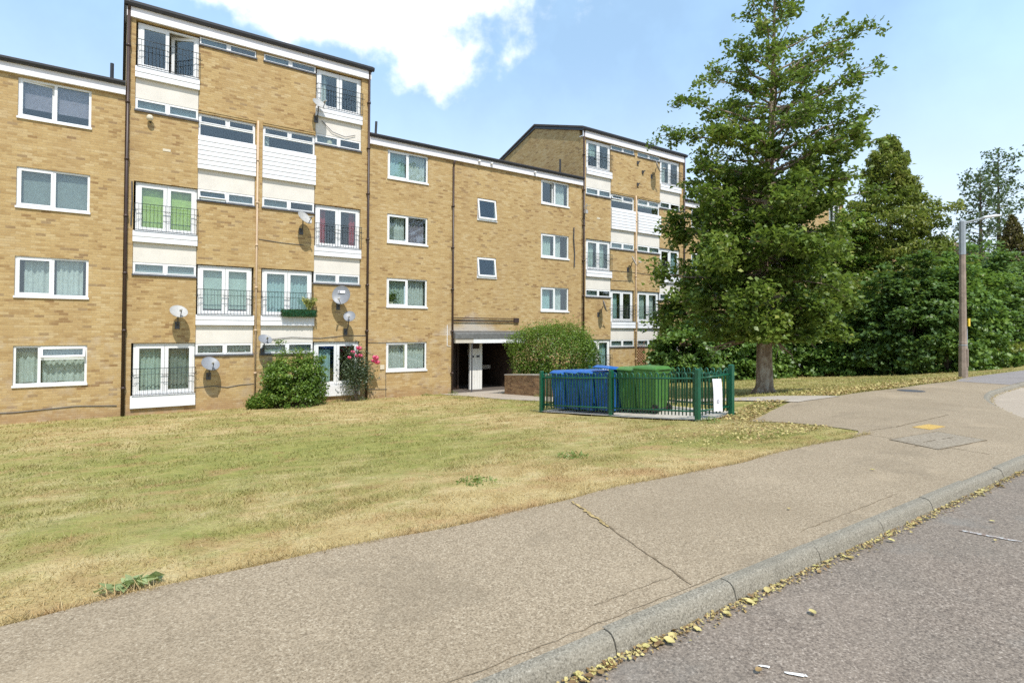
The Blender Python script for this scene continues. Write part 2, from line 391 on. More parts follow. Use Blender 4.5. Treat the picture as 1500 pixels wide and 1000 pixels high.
# worn grey patches where the red chippings have gone
gp = t.ramp(t.noise(t.n('ShaderNodeVectorMath', {0: t.pos(), 1: (3.1, 8.2, 0)}, operation='ADD').outputs[0], 1.1, 5, .62), [(.54, 0.), (.70, .7)])
cc = t.mix(gp, c, (.20,.188,.165)); t.base(cc); M['road'] = t.m
t, c = ground_mat('newer_grey_tarmac', (.27,.24,.225), (.16,.14,.13), (.38,.35,.33), (.22,.19,.17), 90); M['pave_grey'] = t.m
t, c = ground_mat('tan_bay_surface', (.40,.33,.255), (.26,.21,.16), (.52,.45,.37), (.32,.26,.2), 70); M['bay'] = t.m
t, c = ground_mat('entrance_concrete', (.43,.37,.30), (.30,.25,.2), (.52,.47,.4), (.34,.28,.22), 60); M['path'] = t.m
t, c = ground_mat('kerb_concrete', (.265,.235,.182), (.125,.11,.085), (.43,.39,.32), (.18,.16,.125), 100); M['kerb'] = t.m
t, c = ground_mat('ironwork', (.30,.25,.185), (.16,.125,.09), (.42,.36,.28), (.22,.18,.13), 60); M['cover'] = t.m
t, c = ground_mat('ochre_cover_paint', (.52,.34,.09), (.36,.22,.07), (.62,.46,.2), (.40,.27,.10), 60); M['ochre'] = t.m
M['crack'] = simple('joint_filled_with_soil', (.205,.155,.10), .95, .1, .4, 12)
M['crackgold'] = simple('joint_with_dry_moss', (.38,.28,.13), .95, .1, .4, 14)
t = NT('worn_road_paint'); n = t.noise(t.pos(), 30, 4, .7)
t.base(t.ramp(n, [(.44, (.25,.185,.15)), (.60, (.50,.50,.49))])).rough(.8, .2); M['paint'] = t.m
t = NT('worn_road_paint_bright'); n = t.noise(t.pos(), 40, 4, .7)
t.base(t.ramp(n, [(.36, (.3,.25,.22)), (.44, (.78,.76,.72))])).rough(.8, .2); M['paint2'] = t.m

# ------------------------------------------------------------------ ground, road, pavement
def sheet(us, vs, zf, name, mat, kind='structure'):
    U, W = np.meshgrid(us, vs, indexing='ij'); Z = zf(U, W)
    nu, nv = U.shape
    me = bpy.data.meshes.new(name)
    idx = np.arange(nu*nv).reshape(nu, nv)
    f = np.stack([idx[:-1,:-1], idx[1:,:-1], idx[1:,1:], idx[:-1,1:]], -1).reshape(-1, 4)
    me.from_pydata(np.stack([U, W, Z], -1).reshape(-1, 3).tolist(), [], f.tolist())
    me.polygons.foreach_set('use_smooth', [True]*len(me.polygons)); me.update()
    o = link_mesh(name, me, mat); o['kind'] = kind; return o
# kerb line (rear edge of the kerbstone top) and the lawn edge of the pavement
KERB = [(-60,1.95),(-6,1.95),(2,1.95),(9.3,1.98),(10.2,2.08),(11.2,2.38),(12.08,2.84),(13.02,3.34),(14.24,3.90),(15.4,4.27),(16.75,4.52),(18.6,4.68),(21,4.84),(26,4.95),(40,5.0),(120,5.0)]
def smooth_line(P, step=.3):
    P = np.array(P, float); d = np.r_[0, np.cumsum(np.hypot(*np.diff(P, axis=0).T))]
    n = max(2, int(min(d[-1], 200)/step)); s = np.linspace(0, d[-1], n)
    return np.stack([np.interp(s, d, P[:,0]), np.interp(s, d, P[:,1])], 1)
KU = np.array([p[0] for p in KERB]); KV = np.array([p[1] for p in KERB])
def kerb_v(u):
    s = 0
    for d in (-.5, -.25, 0, .25, .5): s = s + np.interp(np.asarray(u)+d, KU, KV)
    return s/5
ROADZ = -.085
us = np.r_[np.linspace(-120,-12,12), np.arange(-10,40,.5), np.linspace(42,260,30)]
vs_ = np.r_[np.linspace(-150,-4,12), np.arange(-3,3.4,.4), np.arange(3.5,22.5,.4), np.linspace(23,300,20)]
def zfar(U, W):
    z = gz(U, W) - .03
    return np.where(W < kerb_v(U)+.6, -.30, np.where(W < 3.7, -.2, z))
sheet(us, vs_, zfar, 'ground', M['lawn'])
us = np.r_[np.linspace(-60,-8,30), np.arange(-7.8,36,.16), np.linspace(36.3,120,80)]
us2 = us
sheet(us, np.r_[np.arange(3.56,8,.12), np.arange(8,22.2,.3)], lambda U, W: np.where((W < kerb_v(U)+.35) & (U > 9.2), -.32, np.where((W < 6.4) & (U > 9.6), np.minimum(gz(U, W)-.012, -.02), gz(U, W)-.006)) + .012*np.sin(U*2.3+np.sin(W*1.7))*np.sin(W*2.9)*np.clip((W-3.8), 0, 1)*np.where(W<7,np.clip((9-U),0,1),1), 'lawn', M['lawn'])

# road: one sheet from the kerb face outwards
st = np.r_[np.linspace(-60,-4,30), np.arange(-3.8,34,.2), np.linspace(34.5,120,60)]
def strip(name, A, B, za, zb, mat, nsub=8, kind='structure', drop=None):
    A = np.array(A, float); B = np.array(B, float); n = len(A); f = np.linspace(0, 1, nsub)
    P = A[:,None,:]*(1-f)[None,:,None] + B[:,None,:]*f[None,:,None]
    Z = za[:,None]*(1-f) + zb[:,None]*f if hasattr(za, '__len__') else None
    U = P[...,0]; W = P[...,1]
    if Z is None: Z = za(U, W)
    idx = np.arange(n*nsub).reshape(n, nsub)
    q = np.stack([idx[:-1,:-1], idx[1:,:-1], idx[1:,1:], idx[:-1,1:]], -1).reshape(-1, 4)
    me = bpy.data.meshes.new(name); me.from_pydata(np.stack([U,W,Z],-1).reshape(-1,3).tolist(), [], q.tolist())
    me.polygons.foreach_set('use_smooth', [True]*len(me.polygons)); me.update()
    o = link_mesh(name, me, mat)
    if kind: o['kind'] = kind
    return o
kv = kerb_v(st)
strip('road', np.stack([st, np.full_like(st, -12.)], 1), np.stack([st, kv-.05], 1), lambda U, W: ROADZ + .02*np.clip(-(W-1)/6, 0, 1) + .004*np.sin(U*1.7)*np.sin(W*2.1), None, M['road'], 24)
# paler tan surface of the parking bay beyond the bend
sb = np.arange(10.8, 60, .25); kb = kerb_v(sb)
strip('parking_bay', np.stack([sb, np.minimum(kb-.14, 1.9+0*sb)], 1), np.stack([sb, kb-.07], 1), lambda U, W: ROADZ+.012+0*U, None, M['bay'], 6)

# pavement
edge = [(-60,3.56),(-8,3.56)] + [(u, 3.58+.035*math.sin(u*2.1)+.02*math.sin(u*5.3+1)) for u in np.arange(-7.5,7.95,.2)] + [(8.05,3.62),(8.4,3.70),(8.62,3.80),(8.8,4.1),(8.97,4.5),(9.12,5.0),(9.24,5.5),(9.26,5.75),(9.3,5.95),(9.9,5.98),(10.6,6.02)] + [(u, 6.02+.04*math.sin(u*1.9)) for u in np.arange(11,20,.5)] + [(20.2,6.2),(22,6.42),(26,6.46),(30,6.5),(60,6.6),(120,6.6)]
E_ = np.array(edge)
ku = np.interp(np.arange(len(E_)), [0, len(E_)-1], [0, 1])
kx = np.minimum(E_[:,0], E_[:,0])
kx = E_[:,0].copy()
# spread the kerb stations where the edge doubles back along v
i0 = np.argmin(abs(E_[:,0]-8.0)); i1 = np.argmin(abs(E_[:,0]-11.0))
kx[i0:i1+1] = np.linspace(kx[i0], kx[i1], i1-i0+1)
# finer stations
def refine(P, k): 
    s = np.arange(len(P)); ss = np.linspace(0, len(P)-1, (len(P)-1)*k+1)
    return np.stack([np.interp(ss, s, P[:,0]), np.interp(ss, s, P[:,1])], 1)
ER = refine(E_, 3); KR = refine(np.stack([kx, kerb_v(kx)], 1), 3); KR[:,1] = kerb_v(KR[:,0]) - .01
pavez = lambda U, W: np.maximum(gz(U, W), -.25)*1. + .004
pv = strip('pavement', KR, ER, pavez, None, M['pave'], 14)
# darker patch of newer tarmac beyond the lamp post
sg = np.arange(19.2, 80, .4)
strip('pavement_patch', np.stack([sg, kerb_v(sg)+.02], 1), np.stack([sg, np.interp(sg, E_[:,0], E_[:,1])-.05], 1), lambda U, W: gz(U, W)*1.+.009, None, M['pave_grey'], 5)

# kerbstones: one long run, joints every 0.915 m cut as gaps
def kerb_run():
    mb = MB()
    s = smooth_line([(u, float(kerb_v(u))) for u in np.r_[np.arange(-12,34,.25), np.arange(34,80,2)]], .02)
    d = np.r_[0, np.cumsum(np.hypot(*np.diff(s, axis=0).T))]
    at = lambda q: np.array([np.interp(q, d, s[:,0]), np.interp(q, d, s[:,1])])
    # phase so that joints fall where the photograph has them (u = 1.86, 2.81, 3.72 ...)
    q0 = np.interp(1.88, s[:,0], d) % .915
    q = q0 - .915
    k = 0
    while q < d[-1]-1:
        a0, a1 = max(q+.004, 0), q+.915-.004
        n = 3 if at(q)[0] > 9 else 2
        prof = [(-.005,-.3),(-.005,.006),(.04,.006),(.058,.001),(.072,-.011),(.082,-.028),(.10,-.085),(.102,-.3)]
        rings = []
        jit = random.uniform(-.004, .004)
        for e in np.linspace(a0, a1, n):
            p = at(e); tn = at(min(e+.05, d[-1])) - at(max(e-.05, 0)); tn = tn/np.hypot(*tn); nr = np.array([tn[1], -tn[0]])
            up = .0
            # dropped kerb at the mouth of the bay
            dr = np.exp(-((p[0]-12.2)/1.5)**2)*.05
            rings.append([(p[0]+nr[0]*o, p[1]+nr[1]*o, (z+jit if z > -.29 else z) - (dr if z > -.1 else 0)) for o, z in prof])
        m = len(prof); vs = [v for r in rings for v in r]; fs = []
        for i in range(len(rings)-1):
            for j in range(m-1): fs.append((i*m+j, i*m+j+1, (i+1)*m+j+1, (i+1)*m+j))
        fs += [tuple(range(m)), tuple(range((len(rings)-1)*m, len(rings)*m))[::-1]]
        mb.add(vs, fs); q += .915; k += 1
    o = solo('kerb', mb, M['kerb'], None, None, kind='structure'); o['label'] = 'weathered concrete kerb along the road'
kerb_run()
def ribbon(pts, w, z=.006, jit=.0, on=None):
    """thin flat strip lying on the paving, uneven width"""
    mb = MB(); P = [Vector((p[0], p[1], 0)) for p in pts]; vs = []
    for i, p in enumerate(P):
        d = (P[min(i+1, len(P)-1)] - P[max(i-1, 0)]).normalized(); nrm = Vector((-d.y, d.x, 0))
        ww = w*random.uniform(.5, 1.3)/2 if jit else w/2
        q = p + nrm*random.uniform(-jit, jit)
        for sgn in (-1, 1):
            r = q + nrm*ww*sgn; vs.append((r.x, r.y, (on(r.x, r.y) if on else max(g1(r.x, r.y), -.25)) + .004 + z))
    return mb.add(vs, [(2*i, 2*i+1, 2*i+3, 2*i+2) for i in range(len(P)-1)])
def seg(a, b, n): return [(a[0]+(b[0]-a[0])*i/n, a[1]+(b[1]-a[1])*i/n) for i in range(n+1)]
jm = MB()
for (a, b, w) in [((3.03,3.45),(2.60,2.0),.012), ((8.3,3.62),(8.15,2.2),.012), ((1.0,1.985),(2.9,1.99),.004), ((2.0,2.13),(2.6,2.13),.004),((3.9,2.1),(5.5,2.12),.004),
                  ((9.35,3.60),(11.4,3.62),.014), ((8.62,3.70),(9.35,3.60),.012), ((7.9,2.85),(8.9,2.95),.014)]:
    r = ribbon(seg(a, b, 24), w, .004, .008); jm.add(r.v, r.f)
solo('pavement_joint', jm, M['crack'], None, None, kind='structure')['label'] = 'soil filled joints in the pavement'
jm = MB(); r = ribbon(seg((3.03,3.5),(2.86,2.9),22), .026, .008, .012); jm.add(r.v, r.f)
solo('pavement_moss', jm, M['crackgold'], None, None, kind='structure')['label'] = 'dry moss in the pavement joint'
# road paint remnants
def flake(cx, cy, L, W, ang, name, mat, label):
    n = 14; mb = MB(); vs = []
    ca, sa = math.cos(ang), math.sin(ang)
    for i in range(n):
        tt = 2*math.pi*i/n; x = L/2*math.copysign(abs(math.cos(tt))**.5, math.cos(tt))*random.uniform(.75, 1.1); y = W/2*math.copysign(abs(math.sin(tt))**.5, math.sin(tt))*random.uniform(.5, 1.2)
        vs.append((cx+x*ca-y*sa, cy+x*sa+y*ca, ROADZ+.006))
    mb.add(vs, [tuple(range(n))]); o = solo(name, mb, mat, None, None, kind='structure'); o['label'] = label

# ------------------------------------------------------------------ building kit
def wall_holes(x0, x1, z0, z1, holes, y0, y1):
    """one wall with real openings: front, back and reveals"""
    xs = sorted({x0, x1, *[v for h in holes for v in h[:2] if x0 < v < x1]}); zs = sorted({z0, z1, *[v for h in holes for v in h[2:] if z0 < v < z1]})
    nx, nz = len(xs)-1, len(zs)-1
    solid = [[not any(h[0] <= (xs[i]+xs[i+1])/2 <= h[1] and h[2] <= (zs[j]+zs[j+1])/2 <= h[3] for h in holes) for j in range(nz)] for i in range(nx)]
    mb = MB(); S = lambda i, j: 0 <= i < nx and 0 <= j < nz and solid[i][j]
    for i in range(nx):
        for j in range(nz):
            if not solid[i][j]: continue
            a, b, c, d = xs[i], xs[i+1], zs[j], zs[j+1]
            mb.add([(a,y0,c),(b,y0,c),(b,y0,d),(a,y0,d)], [(0,1,2,3)]); mb.add([(a,y1,c),(b,y1,c),(b,y1,d),(a,y1,d)], [(3,2,1,0)])
            if not S(i-1, j): mb.add([(a,y0,c),(a,y1,c),(a,y1,d),(a,y0,d)], [(3,2,1,0)])
            if not S(i+1, j): mb.add([(b,y0,c),(b,y1,c),(b,y1,d),(b,y0,d)], [(0,1,2,3)])
            if not S(i, j-1): mb.add([(a,y0,c),(b,y0,c),(b,y1,c),(a,y1,c)], [(3,2,1,0)])
            if not S(i, j+1): mb.add([(a,y0,d),(b,y0,d),(b,y1,d),(a,y1,d)], [(0,1,2,3)])
    return mb
def sash(u0, u1, z0, z1, y, bw, hinge=None, ang=0., dep=.05):
    """a glazed leaf: (frame, pane), swung about its hinge"""
    fr, pn = MB(), MB()
    fr.box(u0, u1, y, y+dep, z0, z0+bw); fr.box(u0, u1, y, y+dep, z1-bw, z1)
    fr.box(u0, u0+bw, y, y+dep, z0+bw, z1-bw); fr.box(u1-bw, u1, y, y+dep, z0+bw, z1-bw)
    pn.box(u0+bw, u1-bw, y+dep*.4, y+dep*.4+.012, z0+bw, z1-bw)
    if hinge:
        if hinge == 'top': T = Matrix.Translation((0,y,z1)) @ Matrix.Rotation(ang, 4, 'X') @ Matrix.Translation((0,-y,-z1))
        elif hinge == 'left': T = Matrix.Translation((u0,y,0)) @ Matrix.Rotation(ang, 4, 'Z') @ Matrix.Translation((-u0,-y,0))
        else: T = Matrix.Translation((u1,y,0)) @ Matrix.Rotation(ang, 4, 'Z') @ Matrix.Translation((-u1,-y,0))
        for b in (fr, pn): b.v = [tuple(T @ Vector(p)) for p in b.v]
    return fr, pn
def curtain_mb(u0, u1, z0, z1, y, amp=.03, wl=.13):
    n = max(4, int((u1-u0)/.03)); mb = MB(); ph = random.uniform(0, 6); vs = []
    for i in range(n+1):
        u = u0+(u1-u0)*i/n; yy = y+amp*math.sin(u*2*math.pi/wl+ph)+amp*.5*math.sin(u*2*math.pi/wl*.43+ph*2)
        vs += [(u, yy, z0+.02*math.sin(u*9+ph)), (u, yy+amp*.2, z1)]
    mb.smooth = True
    return mb.add(vs, [(2*i, 2*i+2, 2*i+3, 2*i+1) for i in range(n)])
def drapes(w, spec, u0, u1, z0, z1, y):
    """spec: list of (kind, material key, f0, f1[, top/bottom fractions])"""
    for s in spec:
        kind, mk, f0, f1 = s[:4]; b0, b1 = (s[4], s[5]) if len(s) > 4 else (0, 1)
        a, b = u0+(u1-u0)*f0, u0+(u1-u0)*f1; c, d = z0+(z1-z0)*b0, z0+(z1-z0)*b1
        if kind == 'blind':
            part('blind', MB().box(a, b, y, y+.01, c, d), M[mk], w)
        else:
            part('curtain', curtain_mb(a, b, c, d, y+.05), M[mk], w)
def casement(blk, u0, u1, z0, z1, spec=(), split=.5, opened=None, label=None, handle=True, kind='pair'):
    y = V+.055; bw = .062
    fr = MB()
    fr.box(u0, u1, y, y+.07, z0, z0+bw); fr.box(u0, u1, y, y+.07, z1-bw, z1)
    fr.box(u0, u0+bw, y, y+.07, z0+bw, z1-bw); fr.box(u1-bw, u1, y, y+.07, z0+bw, z1-bw)
    um = u0+(u1-u0)*split
    if kind in ('pair', 'vent'): fr.box(um-.035, um+.035, y, y+.07, z0+bw, z1-bw)
    w = part('window', fr, M['white'], blk, label)
    part('sill', MB().box(u0-.02, u1+.02, V-.035, y-.003, z0-.05, z0+.012), M['white'], w)
    if kind == 'pair':
        # one leaf sits in its own sash, the other is fixed glass
        left = opened not in ('right',)
        ang = {'left_in': R_(9), 'left_out': R_(-20)}.get(opened, 0)
        f, p = sash(u0+bw-.01, um-.025, z0+bw-.01, z1-bw+.01, y-.014, .055, 'left' if ang else None, ang)
        part('sash', f, M['white'], w); part('pane', p, M['glass'], w)
        part('pane', MB().box(um+.035, u1-bw, y+.03, y+.042, z0+bw, z1-bw), M['glass'], w)
    elif kind == 'single':
        f, p = sash(u0+.03, u1-.03, z0+.03, z1-.03, y-.02, .07, 'top' if opened else None, R_(-8) if opened else 0)
        part('sash', f, M['white'], w); part('pane', p, M['glass'], w)
    elif kind == 'vent':
        zt = z1-.40
        part('pane', MB().box(u0+bw, um-.035, y+.03, y+.042, z0+bw, z1-bw), M['glass'], w)
        part('transom', MB().box(um+.035, u1-bw, y-.003, y+.067, zt-.03, zt+.03), M['white'], w)
        part('pane', MB().box(um+.035, u1-bw, y+.03, y+.042, z0+bw, zt-.03), M['glass'], w)
        f, p = sash(um+.03, u1-bw+.01, zt+.03, z1-bw+.01, y-.014, .05, 'top', R_(-26))
        part('sash', f, M['white'], w); part('pane', p, M['glass'], w)
    drapes(w, spec, u0+bw, u1-bw, z0+bw, z1-bw, V+.2)
    return w
def strip_window(blk, u0, u1, z0, z1, opened=False, spec=(), muddy=False):
    y = V+.03; bw = .045 if z1-z0 > .3 else .022; um = (u0+u1)/2; fr = MB()
    fr.box(u0, u1, y, y+.07, z0, z0+bw); fr.box(u0, u1, y, y+.07, z1-bw, z1)
    fr.box(u0, u0+bw, y, y+.07, z0+bw, z1-bw); fr.box(u1-bw, u1, y, y+.07, z0+bw, z1-bw); fr.box(um-.05, um+.05, y, y+.07, z0+bw, z1-bw)
    w = part('strip_window', fr, M['white'], blk)
    for k, (a, b) in enumerate(((u0+bw, um-.05), (um+.05, u1-bw))):
        op = opened and k == 0
        f, p = sash(a-.012, b+.012, z0+bw-.012, z1-bw+.012, y-.012, .03, 'top' if op else None, R_(-30) if op else 0, .04)
        part('sash', f, M['white'], w); part('pane', p, M['glass'], w)
    part('sill', MB().box(u0-.03, u1+.03, V-.05, V+.1, z0-.055, z0-.004), M['sill'], w)
    if not spec: spec = random.choice(([('blind','strip',0,1)], [('blind','strip2',0,.5), ('blind','strip',.5,1)], [('blind','strip',0,.5)], [('blind','strip2',0,1)]))
    drapes(w, spec, u0+bw, u1-bw, z0+bw, z1-bw, V+.14)
def french(blk, u0, u1, z0, z1, spec=(), ajar=False, rail=True, label=None, railtop=.86):
    y = V+.09; fr = MB(); bw = .07; um = (u0+u1)/2
    fr.box(u0, u1, y, y+.08, z0, z0+.05); fr.box(u0, u1, y, y+.08, z1-.06, z1)
    fr.box(u0, u0+bw, y, y+.08, z0+.05, z1-.06); fr.box(u1-bw, u1, y, y+.08, z0+.05, z1-.06)
    w = part('french_window', fr, M['white'], blk, label)
    a = R_(24) if ajar else 0
    f, p = sash(u0+bw-.01, um-.005, z0+.045, z1-.055, y-.012, .10); part('door_leaf', f, M['white'], w); part('pane', p, M['glass'], w)
    f, p = sash(um+.005, u1-bw+.01, z0+.045, z1-.055, y-.012, .10, 'right' if ajar else None, -a); part('door_leaf', f, M['white'], w); part('pane', p, M['glass'], w)
    if rail:
        r = MB(); zt = z0+railtop; yr = V-.115
        r.box(u0-.03, u1+.03, yr-.009, yr+.009, zt-.016, zt); r.box(u0-.03, u1+.03, yr-.006, yr+.006, zt-.20, zt-.19); r.box(u0-.03, u1+.03, yr-.01, yr+.01, z0+.015, z0+.033)
        n = 17
        for i in range(n+1):
            u = u0-.02+(u1-u0+.04)*i/n; r.box(u-.005, u+.005, yr-.005, yr+.005, z0+.034, zt-.02)
        for u in (u0-.02, um, u1+.02):   # fixing lugs
            r.tube([(u-.08, yr-.015, zt-.2), (u-.04, yr-.02, zt-.24), (u, yr-.02, zt-.21), (u+.04, yr-.02, zt-.24), (u+.08, yr-.015, zt-.2)], .007, 6)
        for u in (u0-.025, u1+.025): r.box(u-.008, u+.008, yr, V+.02, zt-.017, zt-.004)
        part('railing', r, M['rail'], w)
    drapes(w, spec, u0+bw, u1-bw, z0+.05, z1-.06, V+.24)
def cladding(blk, u0, u1, z0, z1, n, y=V-.085):
    mb = MB(); h = (z1-z0)/n
    for i in range(n):
        a = z0+i*h; mb.prismx([(y+.16, a), (y-.012, a), (y-.012, a+.02), (y+.004, a+h-.004), (y+.004, a+h), (y+.16, a+h)], u0, u1)
    part('cladding_panel', mb, M['clad'], blk)
def render_panel(blk, u0, u1, z0, z1):
    part('render_panel', MB().box(u0, u1, V+.02, V+.10, z0, z1), M['cream'], blk)
def downpipe(blk, u, z0, z1, r=.045, y=V-.075, mat='pipe', hopper=True):
    mb = MB(); mb.smooth = True
    mb.tube([(u, y, z0), (u, y, z1)], r, 10)
    for z in np.arange(z0+.9, z1, 1.8): mb.tube([(u, y, z-.04), (u, y, z+.04)], r*1.35, 10); mb.box(u-.07, u+.07, y, V+.004, z-.012, z+.012)
    if hopper: mb.tube([(u, y, z1-.02), (u, y-.02, z1+.12), (u, y-.1, z1+.25)], r, 10)
    part('drainpipe', mb, M[mat], blk)
def roof_pitched(blk, u0, u1, ze, zr, over=.05, d=8.0, ov=.13):
    """double pitch, eaves at ze"""
    th = .10; h = d/2; sl = (zr-ze)/h
    mb = MB()
    yf, yb = V-ov, V+d+ov
    poly = [(yf, ze-sl*ov), (V+h, zr), (yb, ze-sl*ov), (yb, ze-sl*ov+th), (V+h, zr+th), (yf, ze-sl*ov+th)]
    mb.prismx(poly, u0-over, u1+over)
    part('roof', mb, M['roof'], blk)
def shell(blk, u0, u1, zt, storeys, gable_top=None, d=8.0, brick='brick', back=True, gables=(True, True), xwalls=()):
    """end walls (to the roof line), rear wall and the rooms behind the windows"""
    if gable_top:
        for k, u in enumerate((u0, u1)):
            if not gables[k]: continue
            a, b = (u, u+.24) if k == 0 else (u-.24, u)
            mb = MB().prismx([(V+.255, BASE-.3), (V+d, BASE-.3), (V+d, zt), (V+d/2, gable_top), (V+.255, zt+.02)], a, b)
            part('gable_wall', mb, M[brick], blk)
    part('rear_wall', MB().box(u0+.25, u1-.25, V+d-.25, V+d-.01, BASE-.3, zt-.05), M[brick], blk)
    it = MB()
    for z in storeys: it.box(u0+.26, u1-.26, V+.27, V+d-.26, z-.12, z+.0)
    for x in xwalls: it.box(x-.05, x+.05, V+.27, V+4.2, storeys[0]+.001, storeys[-1]-.121)
    it.box(u0+.27, u1-.27, V+4.2, V+4.3, storeys[0]+.001, storeys[-1]-.121)
    part('room_lining', it, M['interior'], blk)

NETS = [[('c','net',0,1)], [('c','net',0,.42),('c','net',.58,1)], [('c','paleblue',0,1)], [('c','grey_curt',0,.35),('c','net',.4,1)], [], [('c','greenwhite',0,1)], [('blind','tan_curt',0,1,.35,1)]]
def tall_block(u0, label, cfg, detail=True):
    """five-storey maisonette block 7.95 m wide"""
    u1 = u0+7.95
    B = root('apartment_block', label, 'building', (u0, V, BASE))
    b1, b2, b3, b4 = (u0+.23, u0+2.01), (u0+2.01, u0+3.79), (u0+4.03, u0+5.86), (u0+5.86, u0+7.63)
    holes = []
    for b in (b1, b4): holes += [(*b, -1.19, .88), (*b, 3.03, 6.04), (*b, 8.27, 11.19)]
    for b in (b2, b3): holes += [(*b, .44, 3.51), (*b, 5.65, 8.74), (*b, 10.90, 11.19)]
    part('brick_wall', wall_holes(u0, u1, BASE-.3, 11.25, holes, V, V+.25), M['brick'], B)
    for k, b in enumerate((b1, b4)):
        a, c = b[0]+.01, b[1]-.01; wl = u0+.29 if False else a+.05
        A = cfg['ab'][k]
        # ground floor
        cladding(B, a-.02, c+.02, -1.18, -.79, 1); french(B, wl, c, -.785, .86, A[0], rail=not cfg.get('norail', {}).get((k, 0)))
        # second floor: strip window, rendered panel, boarded panel, french window
        for z, i in ((3.03, 1), (8.27, 2)):
            strip_window(B, a, c, z+.05, z+.42, cfg['open'].get((k, i), False), cfg['strip'].get((k, i), ()))
            render_panel(B, a, c, z+.425, z+1.06); cladding(B, a-.02, c+.02, z+1.065, z+1.42, 2)
            top = 6.02 if i == 1 else 11.15
            french(B, wl, c, z+1.425, top, A[i], ajar=cfg.get('ajar') == (k, i))
    for k, b in enumerate((b2, b3)):
        a, c = b[0]+.01, b[1]-.01; A = cfg['cd'][k]
        strip_window(B, a, c, .47, .84, cfg['open'].get((k+2, 0), False), cfg['strip'].get((k+2, 0), ()))
        render_panel(B, a, c, .845, 1.465); cladding(B, a-.02, c+.02, 1.47, 1.815, 2)
        french(B, a+.04, c-.05, 1.82, 3.48, A[0])
        strip_window(B, a, c, 5.68, 6.04, cfg['open'].get((k+2, 1), False), cfg['strip'].get((k+2, 1), ()))
        render_panel(B, a, c, 6.045, 6.71); cladding(B, a-.02, c+.02, 6.715, 7.82, 7)
        # wide kitchen window with two top lights
        y = V+.055; fr = MB(); z0, z1, zt = 7.825, 8.60, 8.28; um = (a+c)/2; bw = .055
        fr.box(a, c, y, y+.07, z0, z0+bw); fr.box(a, c, y, y+.07, z1-bw, z1); fr.box(a, a+bw, y, y+.07, z0+bw, z1-bw); fr.box(c-bw, c, y, y+.07, z0+bw, z1-bw)
        fr.box(a+bw, c-bw, y, y+.07, zt-.03, zt+.03); fr.box(um-.045, um+.045, y, y+.07, zt+.03, z1-bw)
        w = part('kitchen_window', fr, M['white'], B)
        part('pane', MB().box(a+bw, c-bw, y+.03, y+.042, z0+bw, zt-.03), M['glass'], w)
        for q, (x0, x1) in enumerate(((a+bw, um-.045), (um+.045, c-bw))):
            op = cfg.get('kopen') == (k, q)
            f, p = sash(x0-.01, x1+.01, zt+.025, z1-bw+.01, y-.014, .035, 'top' if op else None, R_(-28) if op else 0, .04)
            part('sash', f, M['white'], w); part('pane', p, M['glass'], w)
        drapes(w, cfg['kit'][k], a+bw, c-bw, z0+bw, z1-bw, V+.25)
        # corbelled courses over the window
        part('lintel_course', MB().box(a-.02, c+.02, V-.03, V+.2, 8.605, 8.67).box(a-.02, c+.02, V-.05, V+.2, 8.674, 8.735), M['brick'], B)
        # clerestory strip under the eaves
        strip_window(B, a, c, 10.93, 11.185, False)
    part('fascia', MB().box(u0-.02, u1+.03, V-.10, V-.012, 11.21, 11.53), M['fascia'], B)
    part('soffit', MB().box(u0, u1, V-.011, V+.26, 11.252, 11.30), M['fascia'], B)
    g = MB().prismx([(V-.22, 11.60), (V-.19, 11.53), (V-.12, 11.52), (V-.10, 11.53), (V-.10, 11.66), (V-.22, 11.66)], u0-.10, u1+.12); part('gutter', g, M['gutter'], B)
    roof_pitched(B, u0, u1, 11.66, 12.92, .10)
    shell(B, u0, u1, 11.60, [-1.18, 1.35, 3.95, 6.55, 9.15, 11.2], 12.86, xwalls=(u0+2.0, u0+3.91, u0+5.86))
    # flat batten edging the verge
    for u in (u0-.06, u1+.005):
        part('verge', MB().prismx([(V-.1, 11.50), (V+4, 12.76), (V+8.1, 11.50), (V+8.1, 11.62), (V+4, 12.88), (V-.1, 11.62)], u, u+.055), M['gutter'], B)
    pp = MB(); pp.smooth = True; pu = u0+3.86; pp.tube([(pu, V-.06, -.9), (pu, V-.06, 8.70)], .032, 8)
    for z in np.arange(-.2, 8.6, 1.5): pp.tube([(pu, V-.06, z-.03), (pu, V-.06, z+.03)], .05, 8)
    part('waste_pipe', pp, M['pinkpipe'], B)
    vent = MB(); vent.box(u0+1.0, u0+1.22, V-.012, V+.01, 7.12, 7.2); part('air_brick', vent, M['plasterbox'], B)
    return B
def low_block(u0, u1, label, wins, holes_extra=(), detail=None):
    B = root('apartment_block', label, 'building', (u0, V, BASE))
    holes = [(w[0], w[1], w[2], w[3]) for w in wins] + list(holes_extra)
    part('brick_wall', wall_holes(u0, u1, BASE-.3, 8.75, holes, V+.012, V+.25), M['brick'], B)
    for w in wins: casement(B, *w[:4], **w[4])
    part('fascia', MB().box(u0+.002, u1-.002, V-.10, V, 8.68, 8.97), M['fascia'], B)
    g = MB().prismx([(V-.22, 9.02), (V-.19, 8.96), (V-.12, 8.95), (V-.10, 8.96), (V-.10, 9.06), (V-.22, 9.06)], u0+.003, u1-.003); part('gutter', g, M['gutter'], B)
    roof_pitched(B, u0, u1, 9.05, 10.25, -.004)
    return B

